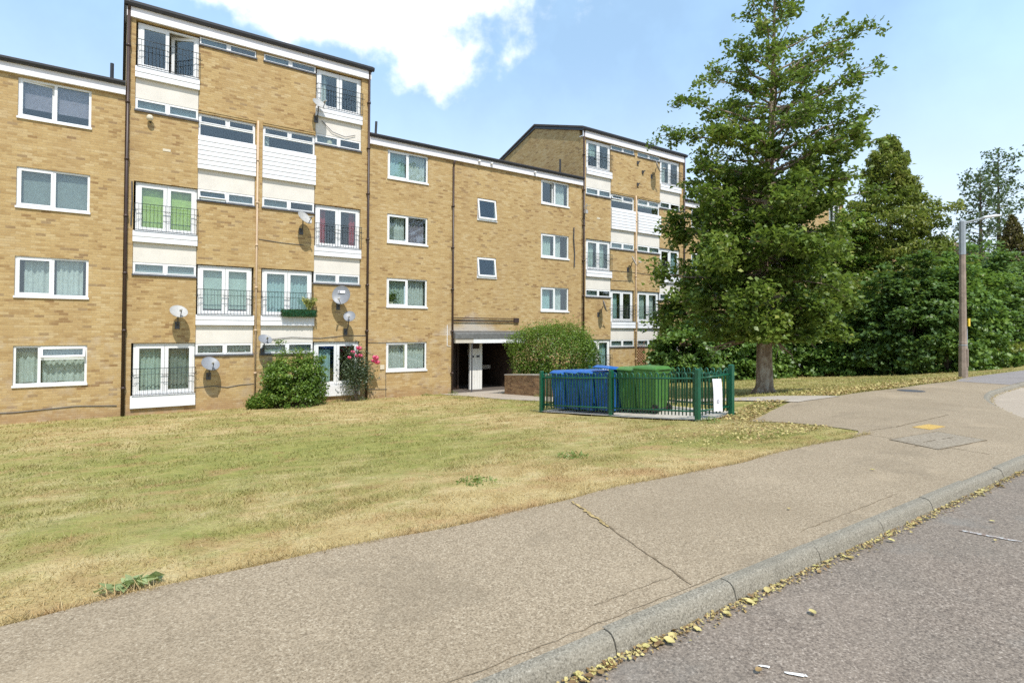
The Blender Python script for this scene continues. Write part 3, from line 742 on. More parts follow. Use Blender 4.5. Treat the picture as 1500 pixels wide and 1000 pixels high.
# --- the terrace, left to right
ZT = lambda k: .83+2.6*k
ZB = lambda k: -.33+2.6*k
C = lambda m, a=0, b=1, *r: ('c', m, a, b, *r)
wl = []
for k, kw in enumerate([dict(spec=[C('net',0,.3), C('net',.36,1)], kind='vent', split=.34), dict(spec=[C('net',.08,.5,0,.95), C('net',.55,.95)]), dict(spec=[('blind','grey_curt',0,.45), ('blind','grey_curt',.52,1)]), dict(spec=[('blind','lilac',0,1,.25,1)], opened='left_in')]):
    wl.append((-2.47, -.76, ZB(k), ZT(k), kw)); wl.append((-9.2, -7.4, ZB(k), ZT(k), dict(spec=NETS[k])))
L0 = low_block(-11.2, .1, 'four storey yellow brick block at the left end, cut off by the frame', wl)
shell(L0, -11.2, .1, 9.0, [-1.3, 1.25, 3.85, 6.45, 9.0], None, xwalls=(-5, -.4))
part('vent_pipe', MB().tube([(-.26, V-.02, 9.0), (-.26, V-.02, 9.6)], .05, 8), M['gutter'], L0)
cb = MB(); cb.tube([(-4,V-.012,-1.06),(-2.4,V-.012,-1.08),(-1,V-.012,-1.0),(.0,V-.012,-1.06)], .012, 5); part('cable', cb, M['darkmetal'], L0)

T1cfg = dict(ab=[[[C('greenwhite',.03,.47), C('grey_curt',.53,.97)], [('blind','lime',.02,.48,.08,1), ('blind','lime',.52,.98,.08,1)], []],
                 [[C('paleblue',.05,.38,0,.85)], [C('red_curt',.03,.24), C('red_curt',.82,.97)], [C('net',.06,.22)]]],
             cd=[[[('blind','greenwhite',.02,.48,.1,1), ('blind','greenwhite',.52,.98,.1,1)]], [[C('paleblue',.02,.98)]]],
             kit=[[], [C('net',0,.12)]], open={(2,1): True}, strip={(2,0): [C('net',0,1,.1,1)], (0,1): [], (1,2): []}, ajar=(0,2), kopen=None, norail={(1,0): True})
T1 = tall_block(.12, 'tall five storey yellow brick block with white panels nearest the camera', T1cfg)
pt = MB(); 
downpipe(T1, .16, BASE-.02, 11.4, y=V-.09); downpipe(T1, 8.03, BASE-.02, 11.4)

rw = []
RS = [None, dict(spec=[C('paleblue',0,.4), C('net',.5,.85)], opened=None), dict(spec=[C('greenwhite',.05,.45), C('net',.55,.8)], opened=None), dict(spec=[C('net',.55,.95)], opened='left_in')]
MS = [dict(spec=[C('net',0,.48,.0,.98), C('net',.52,1,0,.98)]), dict(spec=[C('greenwhite',0,.47), C('net',.53,1)]), dict(spec=[C('grey_curt',0,.2), C('net',.2,.46), C('lilac',.53,1)]), dict(spec=[C('paleblue',0,.47), C('net',.53,1)])]
for k in range(4):
    rw.append((8.86, 10.66, ZB(k), ZT(k), MS[k]))
    if k: rw.append((16.69, 18.45, ZB(k), ZT(k), RS[k]))
for z0, z1 in ((3.70, 4.60), (6.28, 7.24)): rw.append((13.10, 14.12, z0, z1, dict(kind='single', opened='top')))
ENT = (11.90, 15.25, BASE-.31, .95)
M1 = low_block(8.07, 19.3, 'four storey yellow brick block in the middle with the covered entrance', rw, [ENT])
shell(M1, 8.07, 11.75, 9.0, [-1.3, 1.25, 3.85, 6.45, 9.0], None, xwalls=())
shell(M1, 15.4, 19.3, 9.0, [-1.3, 1.25, 3.85, 6.45, 9.0], None)
it = MB()
for z in (1.25, 3.85, 6.45, 9.0): it.box(11.76, 15.39, V+.27, V+7.7, z-.12, z)
it.box(11.9, 15.2, V+4.2, V+4.3, 1.26, 8.8); part('room_lining', it, M['interior'], M1)
# entrance recess
rec = MB(); D = 3.2
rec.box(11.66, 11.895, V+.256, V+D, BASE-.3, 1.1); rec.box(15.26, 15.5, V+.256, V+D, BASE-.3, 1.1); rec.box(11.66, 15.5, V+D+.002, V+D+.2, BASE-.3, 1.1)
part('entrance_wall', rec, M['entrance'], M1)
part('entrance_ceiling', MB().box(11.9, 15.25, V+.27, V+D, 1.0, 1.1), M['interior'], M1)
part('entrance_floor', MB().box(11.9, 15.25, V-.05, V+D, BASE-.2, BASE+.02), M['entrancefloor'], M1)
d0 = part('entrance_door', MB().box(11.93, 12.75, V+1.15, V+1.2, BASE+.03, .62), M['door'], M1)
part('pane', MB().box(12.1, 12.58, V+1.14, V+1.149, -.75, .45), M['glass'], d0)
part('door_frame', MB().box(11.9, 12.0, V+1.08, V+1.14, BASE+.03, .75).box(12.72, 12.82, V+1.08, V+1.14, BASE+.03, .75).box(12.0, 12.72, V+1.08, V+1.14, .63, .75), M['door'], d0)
cp = MB()
for i in range(5): cp.box(13.11+i*.132, 13.11+(i+1)*.132-.008, V+.6, V+.7, BASE+.03, .93)
cp.box(13.12, 13.76, V+.62, V+.69, BASE+.03, .92)
colp = part('timber_panel', cp, M['column'], M1)
part('door_number', MB().box(13.22, 13.32, V+.585, V+.599, .08, .17).box(13.46, 13.62, V+.585, V+.599, .09, .18), M['darkmetal'], colp)
pl = MB().box(13.25, 13.6, V+.58, V+.599, .48, .72); part('name_plaque', pl, M['door'], colp)
# stair with stepped white edge
stp = MB(); x = 14.0; z = .42
poly = [(14.0, .42), (14.25, .42), (14.25, .15), (14.5, .15), (14.5, -.12), (14.75, -.12), (14.75, -.40), (15.24, -.40), (15.24, -.58), (14.72, -.58), (14.0, .12)]
part('stair_edge', MB().prism(poly, V+2.2, V+2.35), M['cream'], M1)
part('canopy_roof', MB().prismx([(V-.02, 1.25), (V-.27, 1.20), (V-.29, 1.17), (V-.29, .965), (V-.02, .965)], 11.86, 15.62).prismx([(V-.018, 1.30), (V-.05, 1.27), (V-.018, 1.262)], 11.86, 15.62), M['slate'], M1)
part('canopy_beam', MB().box(12.78, 15.6, V-.26, V-.06, .76, .962), M['white'], M1)
part('canopy_beam', MB().box(11.9, 12.777, V-.25, V-.07, .77, .96), M['beige'], M1, 'beige end of the canopy beam')  # left end of the beam is beige, the rest white
part('canopy_post', MB().tube([(12.74, V-.2, g1(12.74, V-.2)-.05), (12.74, V-.2, .765)], .03, 8), M['darkmetal'], M1)
pip = MB(); pip.tube([(11.87, V-.05, 1.86), (15.3, V-.05, 1.86)], .018, 6); pip.tube([(11.87, V-.05, 1.72), (15.3, V-.05, 1.73)], .024, 6); pip.box(15.1, 15.36, V-.07, V+.02, 1.68, 1.9); part('wall_pipe', pip, M['pipe'], M1)
downpipe(M1, 11.84, BASE-.02, 8.40, r=.04)
cb = MB(); cb.tube([(11.62, V-.0, 1.55), (11.62, V-.0, .65), (11.8, V-.0, .62)], .016, 5); part('cable', cb, M['white'], M1)
part('vent_pipe', MB().tube([(8.32, V-.02, 8.95), (8.35, V-.02, 9.62)], .05, 8), M['gutter'], M1)
part('vent_pipe', MB().tube([(18.85, V+1.2, 9.3), (18.85, V+1.2, 10.25)], .05, 8), M['gutter'], M1)
for u in (13.1, 13.75, 16.2): part('fascia_lamp', MB().lathe([(.005,.05),(.05,.04),(.07,0),(.05,-.04),(.005,-.05)], 8, Matrix.Translation((u, V-.16, 8.83))), M['white'], M1)
part('meter_box', MB().box(8.6, 8.78, V-.03, V+.02, -.25, -.07), M['plasterbox'], M1)
cb = MB(); cb.tube([(8.1,V,-1.02),(8.9,V,-1.05)], .012, 5); cb.tube([(8.85,V,-.3),(8.86,V,-1.38)], .01, 5); cb.tube([(8.1,V,.82),(8.9,V,.80),(9.8,V,.81)], .008, 5); part('cable', cb, M['darkmetal'], M1)
kb = MB(); kb.tube([(18.75,V-.03,6.5),(18.72,V-.05,5.9),(18.8,V-.03,5.2),(18.78,V-.03,4.5)], .03, 5); part('cable', kb, M['darkmetal'], M1)

T2cfg = dict(ab=[[[C('paleblue',.02,.98)], [C('greenwhite',.03,.4), C('greenwhite',.55,.9)], [('blind','greenwhite',.05,.45,.5,1)]],
                 [[C('paleblue',.02,.3), C('grey_curt',.55,.95)], [C('paleblue',.55,.98)], [C('net',.03,.4)]]],
             cd=[[[C('paleblue',.15,.4)]], [[C('greenwhite',.02,.45), C('net',.55,.9)]]],
             kit=[[], [('blind','greenwhite',0,1,.5,1)]], open={}, strip={}, kopen=(0,0), norail={})
T2 = tall_block(19.34, 'tall five storey yellow brick block with white panels behind the big street tree', T2cfg)
downpipe(T2, 19.38, BASE-.02, 11.4); downpipe(T2, 27.27, BASE-.02, 11.4)
part('tv_aerial', MB().tube([(19.4, V-.12, 7.2), (19.4, V-.25, 7.75)], .02, 6).tube([(19.15, V-.5, 7.62), (19.6, V-.1, 7.72)], .012, 5).tube([(19.1, V-.35, 7.55), (19.35, V-.62, 7.6)], .01, 5).tube([(19.3, V-.2, 7.6), (19.55, V-.4, 7.66)], .01, 5).box(19.3, 19.45, V-.3, V-.2, 7.25, 7.42), M['metalpale'], T2)
for (u, z) in ((23.35, 10.55), (23.75, 10.1), (23.35, 9.35)):
    part('wall_bracket', MB().box(u-.05, u+.05, V-.07, V+.01, z-.09, z+.09).tube([(u, V-.05, z), (u+.06, V-.16, z+.08)], .03, 6), M['darkmetal'], T2)
wl = []
for k in range(4):
    wl.append((28.0, 29.8, ZB(k), ZT(k), dict(spec=NETS[k]))); wl.append((36.0, 37.75, ZB(k), ZT(k), dict(spec=NETS[(k+3) % 7])))
M2 = low_block(27.3, 38.5, 'four storey yellow brick block mostly hidden behind the street tree and the sycamores', wl)
shell(M2, 27.3, 38.5, 9.0, [-1.3, 1.25, 3.85, 6.45, 9.0], None)
T3 = tall_block(38.52, 'far tall brick block glimpsed right of the big tree above the sycamores', dict(T2cfg, kopen=None))
downpipe(T3, 46.40, BASE-.02, 11.4)
wl = []
for k in range(4): wl.append((47.2, 49.0, ZB(k), ZT(k), dict(spec=NETS[(k+1) % 7])))
M3 = low_block(46.5, 57.6, 'farthest four storey brick block glimpsed between the tree and the conifer', wl)
shell(M3, 46.5, 57.6, 9.0, [-1.3, 1.25, 3.85, 6.45, 9.0], None)
part('gable_wall', MB().prismx([(V+.255, BASE-.3), (V+8, BASE-.3), (V+8, 9.0), (V+4, 10.2), (V+.255, 9.0)], 57.36, 57.59), M['brick'], M3)
part('gable_wall', MB().prismx([(V+.255, BASE-.3), (V+8, BASE-.3), (V+8, 9.0), (V+4, 10.2), (V+.255, 9.0)], -11.2, -10.95), M['brick'], L0)
# small cables on the tall block
cb = MB()
cb.tube([(2.12,V-.012,-.62),(2.7,V-.012,-.6),(3.1,V-.02,-.66),(3.5,V-.012,-.60),(4.0,V-.012,-.58)], .011, 5); cb.tube([(4.05,V-.012,4.52),(4.8,V-.012,4.46),(5.6,V-.012,4.44)], .011, 5)
cb.tube([(4.5,V-.012,.98),(5.2,V-.012,1.05),(6.2,V-.012,1.0),(7.2,V-.012,1.1),(8.0,V-.012,1.1)], .011, 5)
cb.tube([(6.2,V-.012,9.2),(6.6,V-.03,8.85),(7.1,V-.03,8.75),(7.5,V-.02,8.9)], .012, 5)
cb.tube([(.3,V-.03,6.0),(.31,V-.05,5.4),(.29,V-.04,4.6)], .02, 5)
part('cable', cb, M['darkmetal'], T1)
cb = MB(); cb.tube([(21.4,V-.012,3.98),(22.6,V-.012,4.0),(22.9,V-.012,4.05)], .011, 5); cb.tube([(21.4,V-.012,4.5),(23.2,V-.012,4.5),(25.2,V-.012,4.42)], .011, 5); part('cable', cb, M['darkmetal'], T2)
gl = root('wall_lamp', 'small globe lamp on the brick under the upper left strip window of the nearest block', 'wall lamp', (.77, V, 8.02))
part('globe', MB().lathe([(.004,.1),(.06,.085),(.095,.03),(.095,-.03),(.06,-.085),(.004,-.1)], 12, Matrix.Translation((.75, V-.14, 8.08))), M['plasterbox'], gl); part('arm', MB().tube([(.77, V, 7.98), (.76, V-.1, 8.0)], .03, 6), M['darkmetal'], gl)

# ------------------------------------------------------------------ satellite dishes
def dish(u, z, r, az, el, stand, label, mat='metalgrey', plate=False, mast=.0):
    """az: degrees of the face away from the wall normal (+ towards +X), el: upward tilt"""
    r *= .82
    D = root('satellite_dish', label, 'satellite dish', (u, V, z), 'satellite dishes on the brick walls')
    c = Vector((u, V-stand, z))
    n = Vector((math.sin(R_(az))*math.cos(R_(el)), -math.cos(R_(az))*math.cos(R_(el)), math.sin(R_(el))))
    q = n.to_track_quat('Z', 'Y').to_matrix().to_4x4(); T = Matrix.Translation(c) @ q
    prof = [(r*k/7+1e-4, .11*r*(k/7)**2*2-.02*r) for k in range(8)]
    mb = MB(); mb.smooth = True
    up = Vector((0, 0, 1)); 
    S = Matrix.Diagonal((1, 1.08, 1, 1))
    mb.lathe(prof + [(r*1.02, prof[-1][1]+.006), (r*1.02, prof[-1][1]-.012)] + [(a, b-.014) for a, b in prof[::-1]], 26, T @ S)
    part('reflector', mb, M[mat], D)
    lo = T @ Vector((0, -r*1.05, .05)); 
    lnb = T @ Vector((0, -r*.75, r*1.15))
    if (T.to_3x3() @ Vector((0, 1, 0))).z < 0: lo = T @ Vector((0, r*1.05, .05)); lnb = T @ Vector((0, r*.75, r*1.15))
    part('feed_arm', MB().tube([lo, lnb], .013, 6), M['darkmetal'], D)
    dirn = (c-lnb).normalized(); part('receiver', MB().tube([lnb-dirn*.05, lnb+dirn*.06, lnb+dirn*.1], [.028, .03, .045], 8), M['metalpale'], D)
    back = c - n*.05
    zb = z-.42-mast
    br = MB(); br.tube([back, back+Vector((0, .05, -.05)), (u, V-stand*.55, zb+.12), (u, V-.02, zb)], .02, 7); br.box(u-.07, u+.07, V-.018, V+.008, zb-.12, zb+.12)
    part('mount', br, M['darkmetal'], D)
    if plate:
        pm = T @ Matrix.Translation((0, (.38 if (T.to_3x3() @ Vector((0,1,0))).z > 0 else -.38)*r, .03))
        part('badge', MB().box(-.13, .13, -.05, .05, 0, .012, pm), M['paper'], D); part('badge_mark', MB().box(-.12, -.04, -.04, .04, .0125, .016, pm), M['metalgrey'], D)
dish(1.60, 1.87, .31, 10, 46, .42, 'pale oval dish on the brick above the ground floor french window at far left', 'metalpale')
dish(2.53, .16, .33, 10, 46, .42, 'grey dish low on the brick just right of the leftmost ground floor french window', 'metalgrey')
dish(4.22, .96, .27, 8, 52, .42, 'grey oval dish on the brick pier by the pink pipe, above the shrub', 'metalgrey')
dish(6.90, 2.62, .40, -32, 14, .40, 'large round grey dish with a white badge, facing the street', 'metalgrey', True)
dish(7.20, 1.82, .26, -25, 34, .44, 'small grey dish just under the large round badged dish', 'metalgrey', mast=.15)
dish(5.50, 5.36, .33, 30, 38, .42, 'pale tilted dish left of the window with dark red curtains', 'metalpale')
dish(6.0, 9.62, .33, 18, 42, .42, 'pale dish at the top right of the nearest tall block, beside the top french window', 'metalpale')
dish(22.62, 5.05, .33, 38, 25, .42, 'pale dish left of the pink pipe on the farther tall block', 'metalpale')
dish(24.75, 5.15, .33, 38, 25, .42, 'grey dish half hidden by tree leaves on the farther tall block', 'metalgrey')
dish(20.45, 2.58, .35, 50, 18, .42, 'grey dish lowest on the farther tall block, above the rounded hedge', 'metalgrey')
dish(24.5, 10.4, .36, 40, 22, .42, 'pale dish highest on the farther tall block, near its top right window', 'metalpale')

# ------------------------------------------------------------------ bin enclosure
def wheelie(name, label, mat, u, v, face, tilt=0, group='wheelie bins in the green fenced enclosure'):
    z = g1(u, v)+.035
    B = root(name, label, 'wheelie bin', (0,0,0), group)
    b = MB()
    b.frustum((-.22,.22,-.25,.22), (-.285,.285,-.33,.30), .055, .93)          # tapered tub (front is -y)
    b.frustum((-.285,.285,-.33,.30), (-.295,.295,-.345,.31), .932, .96)       # rim
    for s in (-1, 1):
        for yy in (-.16, .05): b.frustum((s*.225-.012, s*.225+.012, yy-.03, yy+.03), (s*.275-.014, s*.275+.014, yy-.045, yy+.045), .12, .86)
    for xx in (-.12, .0, .12): b.frustum((xx-.025, xx+.025, -.262, -.245), (xx-.03, xx+.03, -.335, -.315), .14, .84); b.frustum((xx-.03, xx+.03, .21, .235), (xx-.035, xx+.035, .28, .305), .2, .86)
    body = part('body', b, M[mat], B, bevel=.012)
    l = MB()
    l.frustum((-.305,.305,-.375,.31), (-.29,.29,-.35,.30), .962, .985); l.frustum((-.29,.29,-.35,.30), (-.24,.24,-.27,.26), .985, 1.035)
    l.box(-.2, .2, -.395, -.372, .955, .985)
    part('lid', l, M[mat], B, bevel=.012)
    h = MB(); h.tube([(-.26,.33,.94),(-.26,.385,.985),(.26,.385,.985),(.26,.33,.94)], .016, 8); h.tube([(-.22,.31,.975),(.22,.31,.975)], .02, 8); part('handle', h, M[mat], B)
    for s in (-1, 1):
        w = MB(); w.tube([(s*.21,.235,.10),(s*.265,.235,.10)], .10, 16); wo = part('wheel', w, M['rubber'], B); part('hub', MB().tube([(s*.2,.235,.10),(s*.27,.235,.10)], .045, 10), M['binred'], wo)
    part('axle', MB().tube([(-.2,.235,.10),(.2,.235,.10)], .012, 6), M['darkmetal'], B)
    B.location = (u, v, z); B.rotation_euler = (0, 0, face)
    return B
BL = wheelie('wheelie_bin', 'blue wheelie bin at the far left end of the row, next to the corner post', 'binblue', 9.76, 11.52, R_(-90))
BL.scale = (.93, .93, 1.0)
def bincopy(src, label, u, v, face):
    c = copy_tree(src); c.location = (u, v, g1(u, v)+.035); c.rotation_euler = (0, 0, face); c['label'] = label; return c
bincopy(BL, 'blue wheelie bin second from the left end of the row', 9.78, 10.98, R_(-94))
bincopy(BL, 'blue wheelie bin third from the left end of the row', 9.74, 10.43, R_(-87))
b4 = bincopy(BL, 'blue wheelie bin with its lid ajar, beside the green bins and behind the middle post', 9.80, 9.88, R_(-91))
b4.scale = (.95, 1, 1.02)
for ch in b4.children:
    if ch.name.startswith('lid'):
        h = Vector((0, .31, .965)); Rm = Matrix.Rotation(R_(-7), 3, 'X'); ch.rotation_euler = (R_(-7), 0, 0); ch.location = h - Rm @ h
GB = wheelie('wheelie_bin', 'green wheelie bin squeezed between the blue bins and the other green one', 'bingreen', 10.02, 9.31, R_(-88))
GB.scale = (.95, 1, 1)
bincopy(GB, 'green wheelie bin at the right end of the row, sunlit back with wheels showing', 9.95, 8.72, R_(183))

FP = [(9.28, 11.95), (9.42, 9.5), (9.08, 6.85), (9.80, 6.62), (10.62, 9.4), (10.95, 11.9)]
FH = [1.08, 1.06, .98, .98, 1.0, 1.05]
F = root('bin_enclosure_fence', 'dark green bow top metal fence around the bins, white notice on its gate', 'fence', (9.1, 6.85, g1(9.1, 6.85)))
for k, (p, h) in enumerate(zip(FP, FH)):
    z = g1(*p); w = .042 if k in (0, 1, 2, 3) else .03
    part('post', MB().box(p[0]-w, p[0]+w, p[1]-w, p[1]+w, z-.1, z+h).frustum((p[0]-w, p[0]+w, p[1]-w, p[1]+w), (p[0]-w*.5, p[0]+w*.5, p[1]-w*.5, p[1]+w*.5), z+h+.001, z+h+.02), M['fence'], F)
def bow_panel(p, q, h0, h1, nm, sp=.105, lift=.1):
    P, Q = Vector((*p, 0)), Vector((*q, 0)); L = (Q-P).length; d = (Q-P)/L; mb = MB(); mb.smooth = True
    a0, a1 = .06, L-.06
    def at(s, zrel):  # zrel 0 bottom..1 top
        x = P + d*s; z0 = g1(P.x, P.y)*(1-s/L)+g1(Q.x, Q.y)*s/L; h = h0*(1-s/L)+h1*s/L
        return Vector((x.x, x.y, z0+lift+(h-.17-lift)*zrel))
    for zr in (.12, 1.0):
        mb.tube([at(a0, zr), at(a1, zr)], .02, 6)
    n = max(2, int((a1-a0)/sp)); n += n % 2 == 0
    ss = [a0+.04+(a1-a0-.08)*i/n for i in range(n+1)]
    for i in range(0, n, 1):
        pass
    i = 0
    while i < n:
        A, Bt = ss[i], ss[i+1]; r = (Bt-A)/2
        pts = [at(A, 0)] + [at(A, 1.0)+Vector((0,0,.05))] + [at(A+r-r*math.cos(t*math.pi/6), 1.0)+Vector((0,0,.05+r*math.sin(t*math.pi/6)*1.3)) for t in range(1, 6)] + [at(Bt, 1.0)+Vector((0,0,.05)), at(Bt, 0)]
        mb.tube(pts, .0135, 6); i += 2
    return part(nm, mb, M['fence'], F)
bow_panel(FP[0], FP[1], FH[0], FH[1], 'fence_panel'); bow_panel(FP[1], FP[2], FH[1], FH[2], 'fence_panel')
gate = bow_panel(FP[2], FP[3], FH[2], FH[3], 'gate')
bow_panel(FP[3], FP[4], FH[3], FH[4], 'fence_panel'); bow_panel(FP[4], FP[5], FH[4], FH[5], 'fence_panel'); bow_panel(FP[5], FP[0], FH[5], FH[0], 'fence_panel')
# curled paper notice tied to the gate bars
nb = MB(); vs = []
gd = Vector((FP[3][0]-FP[2][0], FP[3][1]-FP[2][1], 0)).normalized(); gn = Vector((gd.y, -gd.x, 0))
for i in range(9):
    tt = i/8; c0 = Vector((FP[2][0], FP[2][1], g1(*FP[2])+.80-.62*tt)) + gd*(.30+.045*tt) + gn*(.035+.012*math.sin(tt*5))
    for s in (0, 1): vs.append(c0 + gd*.19*s + gn*(.01*s))
nb.add(vs, [(2*i, 2*i+1, 2*i+3, 2*i+2) for i in range(8)])
nb2 = [tuple(Vector(p)-gn*.004) for p in vs]; nb.add(nb2, [(2*i, 2*i+2, 2*i+3, 2*i+1) for i in range(8)])
NO = solo('notice', nb, M['paper'], 'long white paper notice tied to the bars of the green gate', 'notice', (FP[2][0], FP[2][1], g1(*FP[2])))
mk = MB()
for (a, b, c, d) in ((.08,.17,.47,.49), (.07,.12,.17,.20), (.075,.11,.20,.235)):
    tt = 1-(c-.0)/.62
    o = Vector((FP[2][0], FP[2][1], g1(*FP[2])+.18)) + gd*(.30+.045*(1-c/.62)) + gn*.052
    mk.add([o+gd*a+Vector((0,0,c)), o+gd*b+Vector((0,0,c)), o+gd*b+Vector((0,0,d)), o+gd*a+Vector((0,0,d))], [(0,1,2,3)])
part('faded_print', mk, M['inkgrey'], NO)
sl = MB(); ring = [(9.12,6.95),(9.95,6.75),(10.7,6.95),(10.9,11.7),(9.33,11.8),(9.46,9.5)]
def slab(poly, zt, dz):
    n = len(poly); mb = MB()
    top = [(x, y, g1(x, y)+zt) for x, y in poly]; bot = [(x, y, g1(x, y)+zt-dz) for x, y in poly]
    return mb.add(top+bot, [tuple(range(n))] + [(i, i+n, (i+1) % n+n, (i+1) % n) for i in range(n)])
P0 = np.linspace(0, 1, 12)
A = [(9.46+(9.12-9.46)*t_, 9.5+(6.95-9.5)*t_) for t_ in P0]
Ls = np.array([(9.30,12.05),(9.42,9.5),(9.10,6.80)]); Rs = np.array([(11.0,11.9),(10.68,9.4),(9.98,6.60)])
LR = refine(Ls, 8); RR = refine(Rs, 8)
strip('bin_slab', LR-np.array([.07,0]), RR, lambda U, W: gz(U, W)+.03, None, M['concretepale'], 6)
# path from the entrance down towards the bins
LP = refine(np.array([(11.25,21.5),(11.35,19.3),(11.0,16.5),(11.05,14),(11.12,11),(11.1,8),(10.9,5.9)]), 8); RP = refine(np.array([(15.2,21.5),(12.85,19.2),(12.55,16.5),(12.5,14),(12.5,11),(12.5,8),(12.6,5.9)]), 8)
strip('path', LP, RP, lambda U, W: gz(U, W)+.012, None, M['path'], 6)
# planter wall with coping
W0 = root('brick_planter_wall', 'low brown brick wall with pale coping between the entrance and the bins', 'wall', (12.75, 18.7, g1(12.75, 18.7)))
wp = [(12.95, 18.95), (12.62, 16.6), (12.6, 13.6)]
wm, cm = MB(), MB()
for (a, b) in zip(wp[:-1], wp[1:]):
    a3, b3 = Vector((*a, 0)), Vector((*b, 0)); d = (b3-a3).normalized(); nrm = Vector((-d.y, d.x, 0))*.11
    za, zb = g1(*a), g1(*b)
    for mbx, o, z0, z1 in ((wm, 1., -.2, .76), (cm, 1.18, .763, .81)):
        pts = []
        for p, zz in ((a3, za), (b3, zb)):
            for s in (-1, 1): pts.append((p.x+nrm.x*s*o, p.y+nrm.y*s*o, zz))
        # level top to follow the ground in one slope
        vs = [(x, y, zz+z0) for x, y, zz in pts] + [(x, y, zz+z1) for x, y, zz in pts]
        mbx.add(vs, [(0,1,3,2),(4,6,7,5),(0,2,6,4),(1,5,7,3),(0,4,5,1),(2,3,7,6)])
part('brickwork', wm, M['brick_brown'], W0); part('coping', cm, M['concretepale'], W0)

# ------------------------------------------------------------------ lamp post
LX, LY = 21.6, 6.47; LZ = g1(LX, LY)
LPo = root('street_lamp', 'weathered brown street lamp column with a grey top and pale lantern at the pavement edge', 'street lamp', (LX, LY, LZ))
part('column', MB().tube([(LX,LY,LZ-.1),(LX,LY,LZ+1.1),(LX,LY,LZ+1.12),(LX,LY,LZ+3.86)], [.128,.112,.104,.086], 8), M['lampcol'], LPo)
part('sleeve', MB().tube([(LX,LY,LZ+3.83),(LX,LY,LZ+4.86),(LX,LY,LZ+4.92)], [.094,.088,.05], 8), M['grey'], LPo)
ad = Vector((.62,-.78,0)).normalized(); b0 = Vector((LX,LY,LZ+4.8))
part('arm', MB().tube([b0, b0+ad*.3+Vector((0,0,.08)), b0+ad*.62+Vector((0,0,.16))], [.035,.03,.028], 8), M['grey'], LPo)
ln = MB(); ln.smooth = True
ln.tube([b0+ad*.5+Vector((0,0,.14)), b0+ad*.6+Vector((0,0,.17)), b0+ad*.88+Vector((0,0,.20)), b0+ad*1.02+Vector((0,0,.21))], [.03,.045,.045,.02], 10); part('lantern', ln, M['lamphead'], LPo)
part('door_plate', MB().box(LX-.045, LX+.045, LY-.126, LY-.105, LZ+.35, LZ+.9), M['lampcol'], LPo)
part('conduit', MB().tube([(LX+.125,LY-.06,LZ), (LX+.11,LY-.055,LZ+1.6)], .028, 6), M['grey'], LPo)
part('yellow_plate', MB().box(LX+.05, LX+.17, LY-.14, LY-.11, LZ+1.6, LZ+1.84), M['yellow'], LPo)
part('band', MB().tube([(LX,LY,LZ+1.0),(LX,LY,LZ+1.03)], .12, 8), M['grey'], LPo)

# ------------------------------------------------------------------ covers in the pavement
def cover(poly, z, name, mat, label, cat='access cover'):
    mb = MB(); n = len(poly); zz = [max(g1(x, y), -.25)+.004+z for x, y in poly]
    mb.add([(x, y, q) for (x, y), q in zip(poly, zz)] + [(x, y, q-.03) for (x, y), q in zip(poly, zz)], [tuple(range(n))] + [(i, i+n, (i+1) % n+n, (i+1) % n) for i in range(n)])
    return solo(name, mb, mat, label, cat, (poly[0][0], poly[0][1], zz[0]))
cover([(9.45,3.22),(9.95,3.2),(9.98,3.42),(9.48,3.45)], .006, 'access_cover', M['ochre'], 'small ochre painted cover set in the pavement near the lawn tip')
cv = cover([(7.95,2.62),(9.15,2.5),(9.35,3.1),(8.15,3.22)], .005, 'access_cover', M['cover'], 'large double utility cover beside the kerb, near the right edge of the pavement')
ORG[cv.name] = cv.location.copy()
fm = MB()
for a, b in (((7.95,2.62),(9.15,2.5)), ((9.15,2.5),(9.35,3.1)), ((9.35,3.1),(8.15,3.22)), ((8.15,3.22),(7.95,2.62)), ((8.3,2.9),(8.6,2.87)), ((8.75,2.84),(9.0,2.81))):
    r = ribbon(seg(a, b, 10), .012, .009, .003); fm.add(r.v, r.f)
part('cover_frame', fm, M['crack'], cv)
ic = [(15.2+.28*math.cos(k*.524), 5.55+.28*math.sin(k*.524)) for k in range(12)]
cover(ic, .006, 'access_cover', M['sill'], 'dark round cover in the pavement near the lamp post')

flake(5.21, 1.40, .37, .035, R_(-76), 'road_marking', M['paint'], 'faded pale blue paint line on the road')
flake(2.42, 1.32, .10, .022, R_(-50), 'road_marking', M['paint2'], 'white paint remnant at the bottom of the road')
flake(2.36, 1.43, .05, .022, R_(-50), 'road_marking', M['paint2'], 'white paint speck at the bottom of the road')


# ------------------------------------------------------------------ foliage generators
def leaf_quads(cent, size, up=.35, aspect=.55, droop=0., out=None):
    """folded rhombic leaves around the given centres -> vertices (N*4,3)"""
    n = len(cent)
    nrm = RNG.normal(size=(n, 3)); nrm /= np.linalg.norm(nrm, axis=1)[:,None]
    nrm[:,2] = abs(nrm[:,2]) + up
    if out is not None: nrm += out*.5
    nrm /= np.linalg.norm(nrm, axis=1)[:,None]
    d = RNG.normal(size=(n, 3)); d[:,2] -= droop
    d -= nrm*(d*nrm).sum(1)[:,None]; d /= np.linalg.norm(d, axis=1)[:,None]+1e-9
    s = np.cross(nrm, d)
    L = (np.asarray(size)*RNG.uniform(.65, 1.35, n))[:,None]
    W = L*aspect
    fold = nrm*L*.12
    v = np.empty((n, 4, 3))
    v[:,0] = cent - d*L*.5; v[:,1] = cent + s*W*.5 + fold + d*L*.05; v[:,2] = cent + d*L*.5 - nrm*L*.08; v[:,3] = cent - s*W*.5 + fold + d*L*.05
    return v.reshape(-1, 3)
